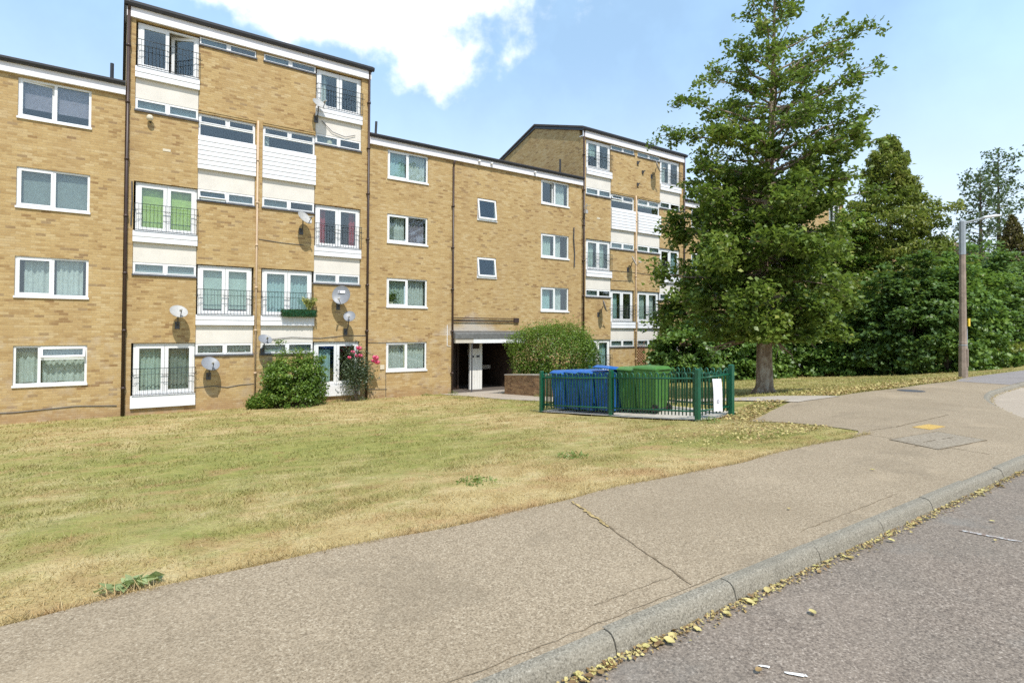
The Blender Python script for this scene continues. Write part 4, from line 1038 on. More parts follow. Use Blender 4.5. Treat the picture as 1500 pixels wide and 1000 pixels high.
def leaves(name, cent, size, mat, parent, tint=None, **kw):
    o = np.array(ORG[parent.name]) if parent else np.zeros(3)
    v = leaf_quads(np.asarray(cent), size, **kw)
    if tint is None: tint = RNG.random(len(cent))
    return link_mesh(name, npmesh(name, v-o, 4, {'tint': np.repeat(np.clip(tint, 0, 1), 4)}), mat, parent)

CR = np.array([.8209, -.5711, 0.])      # horizontal direction running left to right in the picture
CF = np.array([.5711, .8209, 0.])
# ---- the big street tree
def big_tree():
    bx, by = 15.1, 9.13; bz = g1(bx, by)
    T = root('street_tree', 'big glossy leaved street tree with open top standing on the lawn behind the bins', 'tree', (bx, by, bz))
    base = np.array([bx, by, bz]); px = 51.6
    zz = lambda y: 1.40+(486-y)/px
    Y = [-75, -20, 0, 60, 100, 150, 180, 230, 260, 330, 400, 470, 500, 520]
    Lx = [15, 35, 46, 80, 95, 150, 180, 132, 118, 150, 165, 150, 85, 35]
    Rx = [40, 75, 88, 118, 155, 150, 130, 150, 110, 105, 105, 100, 75, 40]
    Zs = [zz(y+(14 if y > 480 else 0)) for y in Y][::-1]; Lm = [v/px for v in Lx][::-1]; Rm = [v/px for v in Rx][::-1]
    ztop = Zs[-1]
    wood = MB(); wood.smooth = True
    trunk = [(bx, by, bz-.1), (bx, by, bz+.12), (bx-.02, by, bz+.9), (bx+.0, by, bz+1.9), (bx+.05, by, bz+4), (bx+.16, by-.1, bz+7), (bx+.22, by-.15, bz+9.5), (bx+.25, by-.2, ztop-.2)]
    tr_r = [.31, .245, .215, .20, .15, .10, .055, .015]
    wood.tube(trunk, tr_r, 12)
    for k in range(7):
        a = k*.9+.3; wood.tube([(bx+.34*math.cos(a), by+.34*math.sin(a), bz-.05), (bx+.2*math.cos(a), by+.2*math.sin(a), bz+.12), (bx+.12*math.cos(a), by+.12*math.sin(a), bz+.5)], [.06,.07,.03], 6)
    tz = [p[2] for p in trunk]; tpos = lambda z: np.array([np.interp(z, tz, [p[i] for p in trunk]) for i in range(2)]+[z])
    cents = []; tints = []; sizes = []
    NL = 165
    for k in range(NL):
        f = (k+.5)/NL; ztip = Zs[0]+.25+(ztop-Zs[0]-.2)*f**1.12
        th = k*2.39996+RNG.uniform(-.3, .3)
        L, Rr = np.interp(ztip, Zs, Lm), np.interp(ztip, Zs, Rm); c = math.cos(th)
        ext = (Rr if c > 0 else L)*abs(c)+.5*(L+Rr)*.92*(1-abs(c))
        ext *= RNG.uniform(.80, 1.04) if k % 3 else RNG.uniform(.45, .75)
        hf = (ztip-bz)/(ztop-bz)
        if hf > .8 and k % 4 == 1: continue
        slope = .10+.75*max(0, hf-.35)+ (0 if hf > .3 else -.1)
        zs = max(bz+1.75, min(ztip-ext*slope, ztop-.6)); s = tpos(zs)
        out = CR*math.cos(th)+CF*math.sin(th)
        e = np.array([s[0]+out[0]*ext, s[1]+out[1]*ext, ztip])
        side = np.array([-out[1], out[0], 0])
        n = 7; pts = []
        bow = RNG.uniform(-.12, .12)*ext; sag = RNG.uniform(-.06, .12)*ext
        for i in range(n+1):
            q = i/n; pts.append(s*(1-q)+e*q+side*bow*math.sin(q*math.pi)+np.array([0,0,sag*math.sin(q*math.pi)])+RNG.normal(0, .03, 3)*q)
        r0 = float(np.interp(zs, tz, tr_r))*.38+.008
        wood.tube([tuple(p) for p in pts], list(np.linspace(r0, .006, n+1)), 6, cap=False)
        # twigs with leaf clusters; the top is open, the bottom dense
        dens = np.interp(hf, [0, .28, .5, .62, .8, 1], [1.8, 2.0, 1.35, .95, .68, .48])
        tone = RNG.normal(0, .1)
        nt = int(3+ext*3.4)
        for j in range(nt):
            q = (.22 + .8*RNG.random()**.75); q = min(q, 1.0)
            if ext < 1.0: q = max(q, .35)
            i = min(int(q*n), n-1); p0 = pts[i]*(1-(q*n-i))+pts[i+1]*(q*n-i)
            d = out*.5+side*RNG.normal(0, .8)+np.array([0,0,RNG.normal(.15 if hf > .45 else -.05, .45)]); d /= np.linalg.norm(d)
            l = RNG.uniform(.18, .55)*(.6+.25*ext)*(.75 if hf > .6 else 1)
            p1 = p0+d*l
            if hf > .42 or j % 2 == 0: wood.tube([tuple(p0), tuple((p0+p1)/2+RNG.normal(0, .03, 3)), tuple(p1)], [.010, .007, .003], 4, cap=False)
            m = int(dens*RNG.integers(22, 46))
            g = RNG.beta(2.2, 1.2, m)[:,None]
            spread = .105 if hf > .5 else .15
            cc = p0*(1-g)+p1*g+RNG.normal(0, spread, (m, 3))*np.array([1, 1, .7])
            cents.append(cc); tints.append(np.clip(RNG.normal(.48+tone, .2, m), 0, 1)); sizes.append(np.full(m, .12 if hf > .55 else .15))
    # the long bare-ish branch reaching right
    s = tpos(bz+5.2); pts = [s, s+CR*1.2+np.array([0,0,.35]), s+CR*2.3+np.array([0,0,.42]), s+CR*3.2+np.array([0,0,.62])]
    wood.tube([tuple(p) for p in pts], [.04,.03,.018,.006], 6)
    for q in np.linspace(.45, 1, 16):
        p = pts[2]*(1-q)+pts[3]*q if q > .6 else pts[1]*(1-q)+pts[2]*q
        m = 16; cents.append(p+RNG.normal(0, .12, (m, 3))+RNG.normal(0, .1, 3)); tints.append(RNG.random(m)*.7); sizes.append(np.full(m, .12))
    part('trunk', wood, M['bark'], T)
    C_ = np.concatenate(cents); 
    C_ = C_[:]; ok = C_[:,2] > bz+1.45
    leaves('crown', C_[ok], np.concatenate(sizes)[ok], M['leaf_main'], T, np.concatenate(tints)[ok], up=.45, aspect=.62)
big_tree()

def blob_points(n, c, rad, shell=.55, rough=.25, seed=0, flat=None):
    """points clustered in a lumpy ellipsoid, more of them near the surface; returns points and outward directions"""
    r = np.random.default_rng(seed)
    k = 26; cd = r.normal(size=(k, 3)); cd /= np.linalg.norm(cd, axis=1)[:,None]; amp = r.uniform(-rough, rough, k)
    d = r.normal(size=(n, 3)); d /= np.linalg.norm(d, axis=1)[:,None]
    lump = (np.exp(-((d[:,None,:]-cd[None])**2).sum(2)/.18)*amp[None]).sum(1)
    t = (shell+(1-shell)*r.random(n)**.8)*(1+lump)
    P = d*t[:,None]*np.array(rad)+np.array(c)
    return P, d
def shrub(name, label, cat, x, y, h, rad, mat, n, size, seed, group=None, up=.3, aspect=.75, clump=True, stem='bark_dark', tone=0., lift=.0, parts=('crown', 'stem'), wid=None):
    z = g1(x, y); S = root(name, label, cat, (x, y, z), group)
    c = np.array([x, y, z+h*.44+lift]); rr = (rad, wid or rad, h*.54)
    r = np.random.default_rng(seed+100)
    # layered boughs: clusters of leaves over the surface with dark gaps between
    nc = max(8, n//70); P, d = blob_points(nc, c, rr, .45, .5 if mat.startswith('leaf_syc') else .3, seed)
    zr = np.clip((c[2]-P[:,2])/(h*.5), 0, 1); P[:,:2] = c[:2]+(P[:,:2]-c[:2])*(1+.5*zr**2)[:,None]; P[:,2] = np.maximum(P[:,2], z+.06)
    m = n//nc
    cl = np.repeat(P, m, 0); dd = np.repeat(d, m, 0)
    sp = np.repeat(r.uniform(.5, 1.25, nc), m)[:,None]*min(rad, 1.5)*.14
    # long stray shoots standing out of the mass
    ns = max(3, nc//9); si = r.integers(0, nc, ns)
    P[si] += d[si]*r.uniform(.12, .35, ns)[:,None]*rad+np.c_[np.zeros((ns,2)), r.uniform(0, .3, ns)*rad]; cl = np.repeat(P, m, 0)
    cl = cl+r.normal(size=cl.shape)*sp*np.array([1, 1, .55])
    tint = np.repeat(r.normal(.5+tone, .14, nc), m)+r.normal(0, .16, len(cl))
    ok = cl[:,2] > z+.03
    leaves(parts[0], cl[ok], np.full(ok.sum(), size), M[mat], S, tint[ok], up=up, aspect=aspect, out=dd[ok])
    st = MB(); st.smooth = True
    for k in range(5):
        a = r.uniform(0, 6.28); q = P[r.integers(nc)]; q2 = c+(q-c)*.7
        st.tube([(x+.1*math.cos(a), y+.1*math.sin(a), z-.05), (x+.25*math.cos(a), y+.25*math.sin(a), z+h*.25), tuple(q2)], [.06*rad, .045*rad, .012], 6)
    part(parts[1], st, M[stem], S); return S
# row of sycamores along the second lawn (x, y, height, radius, label)
SYC = [(23.3, 18.6, 3.1, 1.6, 'low dark sycamore at the left end of the row, against the brick block'),
       (25.3, 17.8, 3.9, 1.6, 'dark sycamore just left of the big street tree trunk'),
       (27.6, 17.0, 4.3, 1.7, 'dark sycamore behind the trunk of the big street tree'),
       (29.6, 15.9, 3.9, 1.7, 'sycamore just right of the big street tree trunk'),
       (30.7, 14.2, 3.5, 1.55, 'sycamore under the gap where the far block shows'),
       (30.2, 12.3, 4.5, 1.6, 'bushy sycamore in front of the foot of the tall conifer'),
       (29.9, 10.8, 5.4, 1.35, 'sycamore left of the street lamp, right of the conifer foot'),
       (31.2, 9.9, 4.9, 1.3, 'sycamore directly behind the street lamp'),
       (33.6, 9.9, 6.1, 1.5, 'sycamore just right of the street lamp'),
       (36.6, 9.8, 5.7, 1.6, 'sycamore farther along the pavement, second from the right edge'),
       (40.2, 9.7, 7.2, 1.9, 'bright green sycamore at the right edge of the picture')]
for k, (x, y, h, r, lb) in enumerate(SYC):
    shrub('sycamore', lb, 'tree', x, y, h, r, ('leaf_syc', 'leaf_sycb')[(k in (5, 6, 9, 10))], 15000, .17, k+20, 'sycamores in a row beyond the second lawn', up=.5, aspect=.85, tone=.05*(k % 3)-.05+(.12 if k > 8 else 0), parts=('crown', 'trunk'))
for k, (x, y) in enumerate(((43.5, 10.2), (47.5, 10.6))):
    shrub('sycamore', ('hidden sycamore beyond the right edge of the picture', 'farthest hidden sycamore beyond the right edge')[k], 'tree', x, y, 6.5, 2.2, 'leaf_syc', 6000, .19, k+70, 'sycamores in a row beyond the second lawn', up=.5, aspect=.85, parts=('crown', 'trunk'))

def conifer(name, label, x, y, h, rad, mat, n, seed, zb=.6):
    z = g1(x, y); r = np.random.default_rng(seed); S = root(name, label, 'tree', (x, y, z))
    st = MB(); st.smooth = True; st.tube([(x, y, z-.1), (x, y, z+h*.6), (x, y, z+h)], [.22, .13, .02], 8)
    nb = 230; cents = []; tint = []
    for k in range(nb):
        f = (k+.5)/nb; zz = z+zb+(h-zb)*f; a = k*2.39996
        prof = min(1, (1-f)*1.35+.02)**.85*(.84+.16*math.sin(f*23))+.02
        L = rad*prof*r.uniform(.55, 1.15)
        out = np.array([math.cos(a), math.sin(a), 0]); side = np.array([-out[1], out[0], 0])
        p0 = np.array([x, y, zz]); p1 = p0+out*L+np.array([0, 0, .18*L-.12*L*L/ max(rad, 1)])
        if k % 3 == 0: st.tube([tuple(p0), tuple((p0+p1)/2+np.array([0,0,.08*L])), tuple(p1)], [.03, .02, .006], 5, cap=False)
        m = int(n/nb*(.35+1.3*(1-f)))
        q = .35+.65*r.random(m)**.6
        c = p0+(p1-p0)*q[:,None]+side*r.normal(0, .16*L+.05, m)[:,None]*(1.1-q[:,None]*.5)+np.c_[np.zeros((m,2)), r.normal(-.05, .10, m)-.25*r.random(m)*q]
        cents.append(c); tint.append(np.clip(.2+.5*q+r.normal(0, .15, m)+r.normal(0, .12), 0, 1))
    leaves('crown', np.concatenate(cents), .24, M[mat], S, np.concatenate(tint), up=.25, aspect=.34, droop=1.1)
    part('trunk', st, M['bark_dark'], S)
conifer('conifer', 'tall pointed olive green conifer rising behind the sycamores', 35.8, 14.1, 13.3, 5.3, 'leaf_con', 70000, 3)
conifer('conifer', 'brownish conifer at the right edge of the picture', 47.6, 11.6, 9.6, 2.4, 'leaf_brown', 15000, 5)

def far_tree(x, y, h, label, seed):
    z = g1(x, y); r = np.random.default_rng(seed); S = root('slender_tree', label, 'tree', (x, y, z), 'pair of slender trees behind the street lamp')
    st = MB(); st.smooth = True; st.tube([(x, y, z), (x+.1, y, z+h*.5), (x+.05, y, z+h)], [.24, .16, .02], 7)
    cents = []
    for k in range(62):
        f = .28+.72*(k+.5)/62; zz = z+h*f; a = k*2.39996; L = (2.9*math.sin(min(1, (1-f)*1.5+.12)*math.pi*.62)+.25)*r.uniform(.5, 1.1)
        out = np.array([math.cos(a), math.sin(a), 0]); p0 = np.array([x+.08, y, zz-.3]); p1 = p0+out*L+np.array([0,0,.3*L])
        st.tube([tuple(p0), tuple((p0+p1)/2), tuple(p1)], [.035, .022, .008], 4, cap=False)
        for j in range(4):
            q = r.uniform(.4, 1.05); c = p0+(p1-p0)*q+r.normal(0, .25, 3); m = r.integers(6, 18)
            cents.append(c+r.normal(0, .2, (m, 3)))
    leaves('crown', np.concatenate(cents), .24, M['leaf_far'], S, up=.3, aspect=.7); part('trunk', st, M['bark_dark'], S)
far_tree(56.0, 15.6, 15.0, 'left tree of a slender sparse pair behind the street lamp', 8)
far_tree(58.8, 15.2, 17.2, 'right and taller tree of a slender sparse pair behind the street lamp', 9)

shrub('broadleaf_tree', 'mid green broadleaf tree filling the gap between the big street tree and the conifer', 'tree', 33.2, 15.6, 8.6, 1.9, 'leaf_shrub', 17000, .19, 91, up=.5, aspect=.8, lift=.3, parts=('crown', 'trunk'))
# brown tiled roof glimpsed left of the lamp post
H = root('house', 'brown roofed house barely visible over the sycamores left of the street lamp', 'house', (68, 22, BASE))
part('wall', MB().box(67.2, 76, 18.2, 26, BASE-.2, 8.1), M['brick_brown'], H)
part('roof', MB().prismx([(17.8, 8.0), (22.1, 10.7), (26.4, 8.0)], 67, 76.2), simple('brown_roof_tile', (.15,.09,.06), .9, .2, .2, 8), H)

# clipped rounded hedge behind the planter wall
hx, hy = 14.55, 17.75; hz = g1(hx, hy)
S = root('rounded_hedge', 'rounded bright green hedge behind the low brick wall by the entrance', 'hedge', (hx, hy, hz))
n = 30000; P, d = blob_points(n, (0, 0, 0), (1, 1, 1), .66, .32, 8)
loc = P[:,0:1]*CR*1.78+P[:,1:2]*CF*1.25+np.c_[np.zeros((n,2)), np.sign(P[:,2])*abs(P[:,2])**.85*1.36]+np.array([hx, hy, hz+1.32])
tint = RNG.normal(.5, .2, n)+.1*P[:,2]; ok = loc[:,2] > hz+.02
dd = d[:,0:1]*CR+d[:,1:2]*CF+np.c_[np.zeros((n,2)), d[:,2]]
sp = RNG.random(n) < .16; loc[sp] += dd[sp]*RNG.uniform(.03, .24, sp.sum())[:,None]+np.c_[np.zeros((sp.sum(),2)), RNG.uniform(0, .16, sp.sum())*(dd[sp][:,2]>0)]
leaves('foliage', loc[ok], .085, M['leaf_hedge'], S, tint[ok], up=.3, aspect=.5, out=dd[ok])
st = MB()
for k in range(9):
    a = k*.7; st.tube([(hx+.3*math.cos(a), hy+.3*math.sin(a), hz-.05), (hx+.6*math.cos(a), hy+.6*math.sin(a), hz+.9), (hx+1.0*math.cos(a), hy+.9*math.sin(a), hz+1.8)], [.05,.035,.012], 5)
part('stem', st, M['bark_dark'], S)
# shrub against the tall block: an upright mass with a low skirt at its left
S = shrub('flowering_shrub', 'large dense green shrub against the tall block, under the flower trough', 'shrub', 5.05, 20.75, 1.85, .98, 'leaf_shrub', 12000, .085, 41, up=.4, aspect=.55, lift=.06, parts=('foliage', 'stem'), wid=.75)
z0 = g1(5, 20.8); r_ = np.random.default_rng(77)
def extra(S, blobs, n, size, mat, name='foliage'):
    cc = []; tt = []
    for (c, rad) in blobs:
        P, d = blob_points(n, c, rad, .35, .3, int(abs(c[0])*977) % 1000); cc.append(P); tt.append(r_.normal(.5, .2, n))
    C_ = np.concatenate(cc); T_ = np.concatenate(tt); ok = C_[:,2] > z0-.05
    leaves(name, C_[ok], size, M[mat], S, T_[ok], up=.4, aspect=.55)
extra(S, [((4.15,20.7,z0+.28),(.42,.35,.42)), ((4.5,20.7,z0+1.1),(.4,.4,.5)), ((5.7,20.8,z0+1.3),(.42,.45,.62)), ((5.95,20.7,z0+.6),(.38,.4,.6)), ((3.85,20.75,z0+.14),(.3,.25,.22))], 1500, .08, 'leaf_shrub')
# rose bush
rx, ry = 7.45, 21.1; rz = g1(rx, ry)
S = root('rose_bush', 'climbing rose bush with pink flowers in front of the ground floor french window', 'rose bush', (rx, ry, rz))
cc = np.concatenate([RNG.normal(0, 1, (2600, 3))*np.array([.26,.16,.38])+np.array([rx, ry, rz+1.05]), RNG.normal(0, 1, (500, 3))*np.array([.22,.14,.2])+np.array([rx+.35, ry, rz+1.15]), RNG.normal(0, 1, (400, 3))*np.array([.16,.1,.16])+np.array([rx+.05, ry, rz+1.75])])
leaves('foliage', cc, .07, M['leaf_rose'], S, up=.4, aspect=.6)
st = MB()
for dx, dz in ((-.2,1.6),(0,1.9),(.25,1.5),(.5,1.55),(-.3,1.0)): st.tube([(rx+.02, ry, rz-.05), (rx+dx*.4, ry, rz+dz*.5), (rx+dx, ry-.05, rz+dz)], [.02,.014,.006], 5)
part('stem', st, M['bark_dark'], S)
for dx, dz, r in ((-.17,1.86,.09),(.06,2.0,.12),(-.02,1.72,.09),(.12,1.72,.10),(.72,1.62,.14),(.78,1.45,.13),(.64,1.5,.10),(-.3,1.66,.08)):
    mb = MB(); mb.smooth = True
    for k in range(9):   # overlapping cupped petals
        a = k*2.4; rr = r*(.25+.075*k); T_ = Matrix.Translation((rx+dx, ry-.12, rz+dz)) @ Matrix.Rotation(a, 4, 'Z') @ Matrix.Rotation(R_(20+7*k), 4, 'Y')
        mb.lathe([(.002,0),(rr*.5,.01),(rr*.62,.05*r/.1),(rr*.5,.09*r/.1)], 7, T_ @ Matrix.Translation((rr*.3,0,0)))
    part('rose', mb, M['rose'], S)
# dead upright shrub at the foot of the farther tall block
S = root('withered_shrub', 'narrow brown withered shrub at the foot of the farther tall block', 'shrub', (26.65, 21.0, g1(26.6, 21)))
zc = g1(26.6, 21); n = 5000; q = RNG.random(n); cc = np.c_[26.65+RNG.normal(0, .22, n)*(1.15-q*.7), 21.0+RNG.normal(0, .2, n)*(1.1-q*.6), zc+.05+q*2.0]
leaves('foliage', cc, .10, M['leaf_dead'], S, up=.1, aspect=.35); part('stem', MB().tube([(26.65,21,zc-.1),(26.65,21,zc+1.7)], [.05,.02], 6), M['bark_dark'], S)
# trellis, washing
Tt = MB()
for k in range(9):
    x0 = 23.35; Tt_ = k*.16
    for s in (1, -1):
        xa, xb = (0, .6) if s > 0 else (.6, 0)
        Tt.tube([(x0+xa, V-.03-.008*s, -1.05+Tt_), (x0+xb, V-.03-.008*s, -1.05+Tt_+.5)], .012, 4)
solo('trellis', Tt, M['trellis'], 'brown diamond trellis on the brick beside the pink pipe of the farther tall block', 'trellis', (23.35, V, -1.05))
wx, wy = 25.2, 20.2; wz = g1(wx, wy)
W = root('clothes_airer', 'airer hung with blue and white washing outside a ground floor french window', 'clothes airer', (wx, wy, wz))
fr = MB()
for s in (-.7, .7):
    fr.tube([(wx+s, wy-.3, wz), (wx+s*.9, wy+.3, wz+1.25)], .015, 6); fr.tube([(wx+s, wy+.3, wz), (wx+s*.9, wy-.3, wz+1.25)], .015, 6)
for k in range(5): fr.tube([(wx-.66, wy-.3+.15*k, wz+1.25), (wx+.66, wy-.3+.15*k, wz+1.25)], .008, 5)
part('frame', fr, M['grey'], W)
def hang(x0, x1, y, zt, zb):
    mb = MB(); mb.smooth = True; n = 12; vs = []
    for i in range(n+1):
        x = x0+(x1-x0)*i/n; yy = y+.03*math.sin(i*1.3); vs += [(x, yy, zt), (x+.01*math.sin(i), yy-.04, (zt+zb)/2), (x, yy-.02, zb+.06*math.sin(i*.8))]
    return mb.add(vs, [f for i in range(n) for f in ((3*i, 3*i+3, 3*i+4, 3*i+1), (3*i+1, 3*i+4, 3*i+5, 3*i+2))])
part('blue_cloth', hang(wx-.62, wx-.12, wy-.32, wz+1.27, wz+.5), M['bluecloth'], W); part('white_cloth', hang(wx-.06, wx+.34, wy-.32, wz+1.27, wz+.72), M['whitecloth'], W); part('white_cloth', hang(wx+.0, wx+.5, wy-.42, wz+.62, wz+.1), M['whitecloth'], W)

# trough on the first floor balcony rail, with its plant
tx0, tx1 = 4.82, 6.02
S = root('flower_trough', 'long grassy green trough hung on the first floor balcony railing', 'planter', (5.4, V-.2, 2.0))
part('trough', MB().frustum((tx0+.04, tx1-.04, V-.28, V-.08), (tx0, tx1, V-.32, V-.06), 1.80, 2.02), M['fence'], S)
n = 5200; cc = np.c_[RNG.uniform(tx0-.02, tx1+.02, n), V-.19+RNG.uniform(-.15, .15, n), RNG.uniform(1.79, 2.06, n)]
leaves('turf_cover', cc, .05, M['leaf_trough'], S, up=.2, aspect=.3)
S = root('potted_plant', 'yellow and green spiky plant at the right end of the balcony trough', 'plant', (5.8, V-.2, 2.05))
n = 420; a = RNG.uniform(0, 6.28, n); q = RNG.random(n); cc = np.c_[5.78+np.cos(a)*q*.26, V-.2+np.sin(a)*q*.16, 2.03+q*.38+RNG.uniform(0, .1, n)]
leaves('foliage', cc, .15, M['leaf_yellow'], S, RNG.random(n)*.9, up=-.2, aspect=.22)
S = root('potted_plant', 'leafy green pot plant behind the first floor window left of the thin drainpipe', 'plant', (9.1, V+.17, 2.36))
part('pot', MB().frustum((9.04,9.18,V+.135,V+.195), (9.02,9.2,V+.13,V+.197), 2.34, 2.46), M['plasterbox'], S)
leaves('foliage', RNG.normal(0, 1, (260, 3))*np.array([.14,.02,.13])+np.array([9.15, V+.16, 2.62]), .08, M['leaf_weed'], S, up=.2)
S = root('pale_ornament', 'round cream ornament behind the high strip window under the top right balcony', 'ornament', (6.55, V+.2, 8.33))
part('globe', MB().lathe([(.004,.12),(.08,.1),(.115,.04),(.115,-.04),(.08,-.1),(.004,-.12)], 12, Matrix.Translation((6.55, V+.18, 8.47))), M['plasterbox'], S)
part('foot', MB().box(6.48, 6.62, V+.12, V+.24, 8.31, 8.36), M['plasterbox'], S)

# ------------------------------------------------------------------ grass, weeds, fallen leaves
def on_lawn(u, v):
    e = np.interp(u, E_[:,0], E_[:,1])
    a = (v > np.where(u < 8.0, 3.57, np.where(u < 9.3, np.interp(u, [8.0,8.62,8.97,9.3],[3.62,3.80,4.5,5.95]), e+.02)))
    a &= v < V-.05
    a &= ~((u > 9.05) & (u < 11.0) & (v > 6.75) & (v < 11.9))
    lp = np.interp(v, LP[::-1,1], LP[::-1,0]); rp = np.interp(v, RP[::-1,1], RP[::-1,0])
    a &= ~((u > lp) & (u < rp))
    a &= ~((u > 12.5) & (u < 16.3) & (v > 13.6) & (v < 19.2))
    return a
def grass():
    P = []; H = []; Wd = []
    for (u0, u1, v0, v1, dens, h, w) in ((-3, 5, 3.5, 5.6, 4200, .034, .0075), (5, 10, 3.5, 5.6, 2600, .034, .009), (-4, 10, 5.6, 8.5, 1700, .040, .011), (-5, 11, 8.5, 13, 760, .045, .016), (-6, 13, 13, 21.6, 330, .052, .026), (10, 30, 5.9, 20, 230, .055, .03)):
        n = int((u1-u0)*(v1-v0)*dens); u = RNG.uniform(u0, u1, n); v = RNG.uniform(v0, v1, n)
        # only what the street side can see
        ok = on_lawn(u, v); u, v = u[ok], v[ok]
        cl = .5+.5*np.sin(u*5.1+2*np.sin(v*3.3))*np.sin(v*6.1+1.5*np.sin(u*2.7))
        keep = RNG.random(len(u)) < .45+.55*cl; u, v, cl = u[keep], v[keep], cl[keep]
        P.append(np.c_[u, v, gz(u, v)-.012]); H.append(.66*h*RNG.lognormal(0, .42, len(u))*(.55+.75*cl)); Wd.append(w*RNG.uniform(.6, 1.3, len(u)))
    # longer fringe along the pavement edge
    n = 9000; u = RNG.uniform(-3, 8.4, n); v = 3.57+.035*np.sin(u*2.1)+np.abs(RNG.normal(0, .045, n))
    P.append(np.c_[u, v, gz(u, v)-.012]); H.append(.030*RNG.lognormal(0, .45, n)); Wd.append(.007*RNG.uniform(.6, 1.3, n))
    P = np.concatenate(P); H = np.concatenate(H); Wd = np.concatenate(Wd); n = len(P)
    a = RNG.uniform(0, 2*np.pi, n); s = np.c_[np.cos(a), np.sin(a), np.zeros(n)]
    lean = RNG.normal(0, .75, (n, 2))*H[:,None]
    v = np.empty((n, 3, 3)); v[:,0] = P-s*Wd[:,None]*.5; v[:,1] = P+s*Wd[:,None]*.5; v[:,2] = P+np.c_[lean, H]
    o = link_mesh('grass', npmesh('grass', v.reshape(-1, 3), 3, {'tint': np.repeat(RNG.random(n), 3)}), M['blade'])
    tag(o, 'short dry straw and green grass of the lawns', 'grass', kind='stuff')
grass()
def tuft(x, y, r, h, label, n=110, mat='leaf_weed', size=.055):
    z = g1(x, y); rr = RNG
    a = rr.uniform(0, 6.28, n); q = rr.random(n)**.6*r
    c = np.c_[x+np.cos(a)*q, y+np.sin(a)*q, z+h*rr.uniform(.15, 1, n)*(1.1-q/r*.6)]
    me = npmesh('weed_tuft', leaf_quads(c, np.full(n, size), up=.1, aspect=.28, droop=-.9)-np.array([x, y, z]), 4, {'tint': np.repeat(rr.random(n), 4)})
    o = link_mesh('weed_tuft', me, M[mat], None, (x, y, z)); tag(o, label, 'weed', 'green weed tufts in the dry lawn')
TUFTS = [(2.9,4.75,.2,.04,'pale green tuft right of the middle of the lawn edge'),
         (4.6,5.25,.22,.04,'wide clover tuft between the pavement and the bins'),
         (8.85,6.4,.18,.12,'tall weed at the foot of the green gate post'),
         (7.7,21.2,.35,.16,'weeds growing under the rose bush'), (6.8,21.2,.25,.12,'weeds at the foot of the wall left of the rose bush'), (11.35,20.5,.24,.2,'bushy weed at the corner of the entrance'), (10.5,21.3,.25,.1,'low weeds at the foot of the wall left of the entrance'), (12.35,16.0,.25,.14,'weeds at the foot of the low brick wall')]
for tx in TUFTS: tuft(*tx)
# broken leafy sprig lying on the pavement edge
S = root('cut_sprig', 'cut leafy green sprig lying on the lawn edge at the lower left', 'sprig', (.1, 3.68, .0))
sm = MB(); sm.tube([(-.06,3.66,.02),(.06,3.68,.03),(.2,3.72,.025)], .002, 5); part('stem', sm, M['leaf_sprig'], S)
n = 34; q = RNG.random(n); leaves('foliage', np.c_[-.05+q*.26+RNG.normal(0,.02,n), 3.66+q*.06+RNG.normal(0,.03,n), (.012+RNG.uniform(0,.025,n))], .085, M['leaf_sprig'], S, RNG.random(n)*.6+.3, up=1.2, aspect=.55)

def curled_leaf(L, seed):
    r = np.random.default_rng(seed); mb = MB(); mb.smooth = True; n = 6; vs = []; cu = r.uniform(.2, .7); w = r.uniform(.55, .8)
    for i in range(n+1):
        t_ = i/n; x = (t_-.5)*L; ww = L*w*.5*math.sin(math.pi*min(1, t_*.93+.05))**.8
        for s in (-1, -.5, 0, .5, 1): vs.append((x, s*ww, .006+L*cu*(.35*s*s*(ww/L)*2+.5*(t_-.5)**2)+r.normal(0, .0015)))
    fs = [(i*5+j, i*5+j+1, (i+1)*5+j+1, (i+1)*5+j) for i in range(n) for j in range(4)]
    mb.add(vs, fs); me = mb.mesh('fallen_leaf'); me.materials.append(M['leaf_fallen'])
    at = me.attributes.new('tint', 'FLOAT', 'POINT'); at.data.foreach_set('value', np.full(len(vs), r.choice([.15,.3,.45,.55,.6,.7,.8,.9])))
    return me
LM = [curled_leaf(random.uniform(.045, .075), 200+k) for k in range(14)]
for k in range(150):
    u = 1.55+RNG.random()**1.5*8.2
    v = float(kerb_v(u))-.112-abs(RNG.normal(0, .028))-.05*RNG.random()**5
    o = bpy.data.objects.new('fallen_leaf', LM[k % 14]); COL.objects.link(o); o.location = (u, v, ROADZ+.004+RNG.uniform(0, .012)); o.rotation_euler = (RNG.normal(0, .25), RNG.normal(0, .25), RNG.uniform(0, 6.28)); sc = RNG.uniform(.45, .9); o.scale = (sc, sc, sc)
    tag(o, 'curled yellow or brown leaf in the gutter along the kerb', 'leaf', 'fallen leaves in the gutter')
for k, (u, v) in enumerate(((2.3,1.42),(3.0,1.55),(5.6,1.5),(5.1,1.35),(6.6,.9),(6.2,2.6),(4.3,2.4),(8.2,1.3))):
    o = bpy.data.objects.new('fallen_leaf', LM[k % 14]); COL.objects.link(o); zz = ROADZ+.01 if v < 1.76 else .012; o.location = (u, v, zz); o.rotation_euler = (0, 0, k*1.1); o.scale = (.7, .7, .7)
    tag(o, 'stray leaf lying alone away from the gutter', 'leaf', 'stray leaves on the road and pavement')
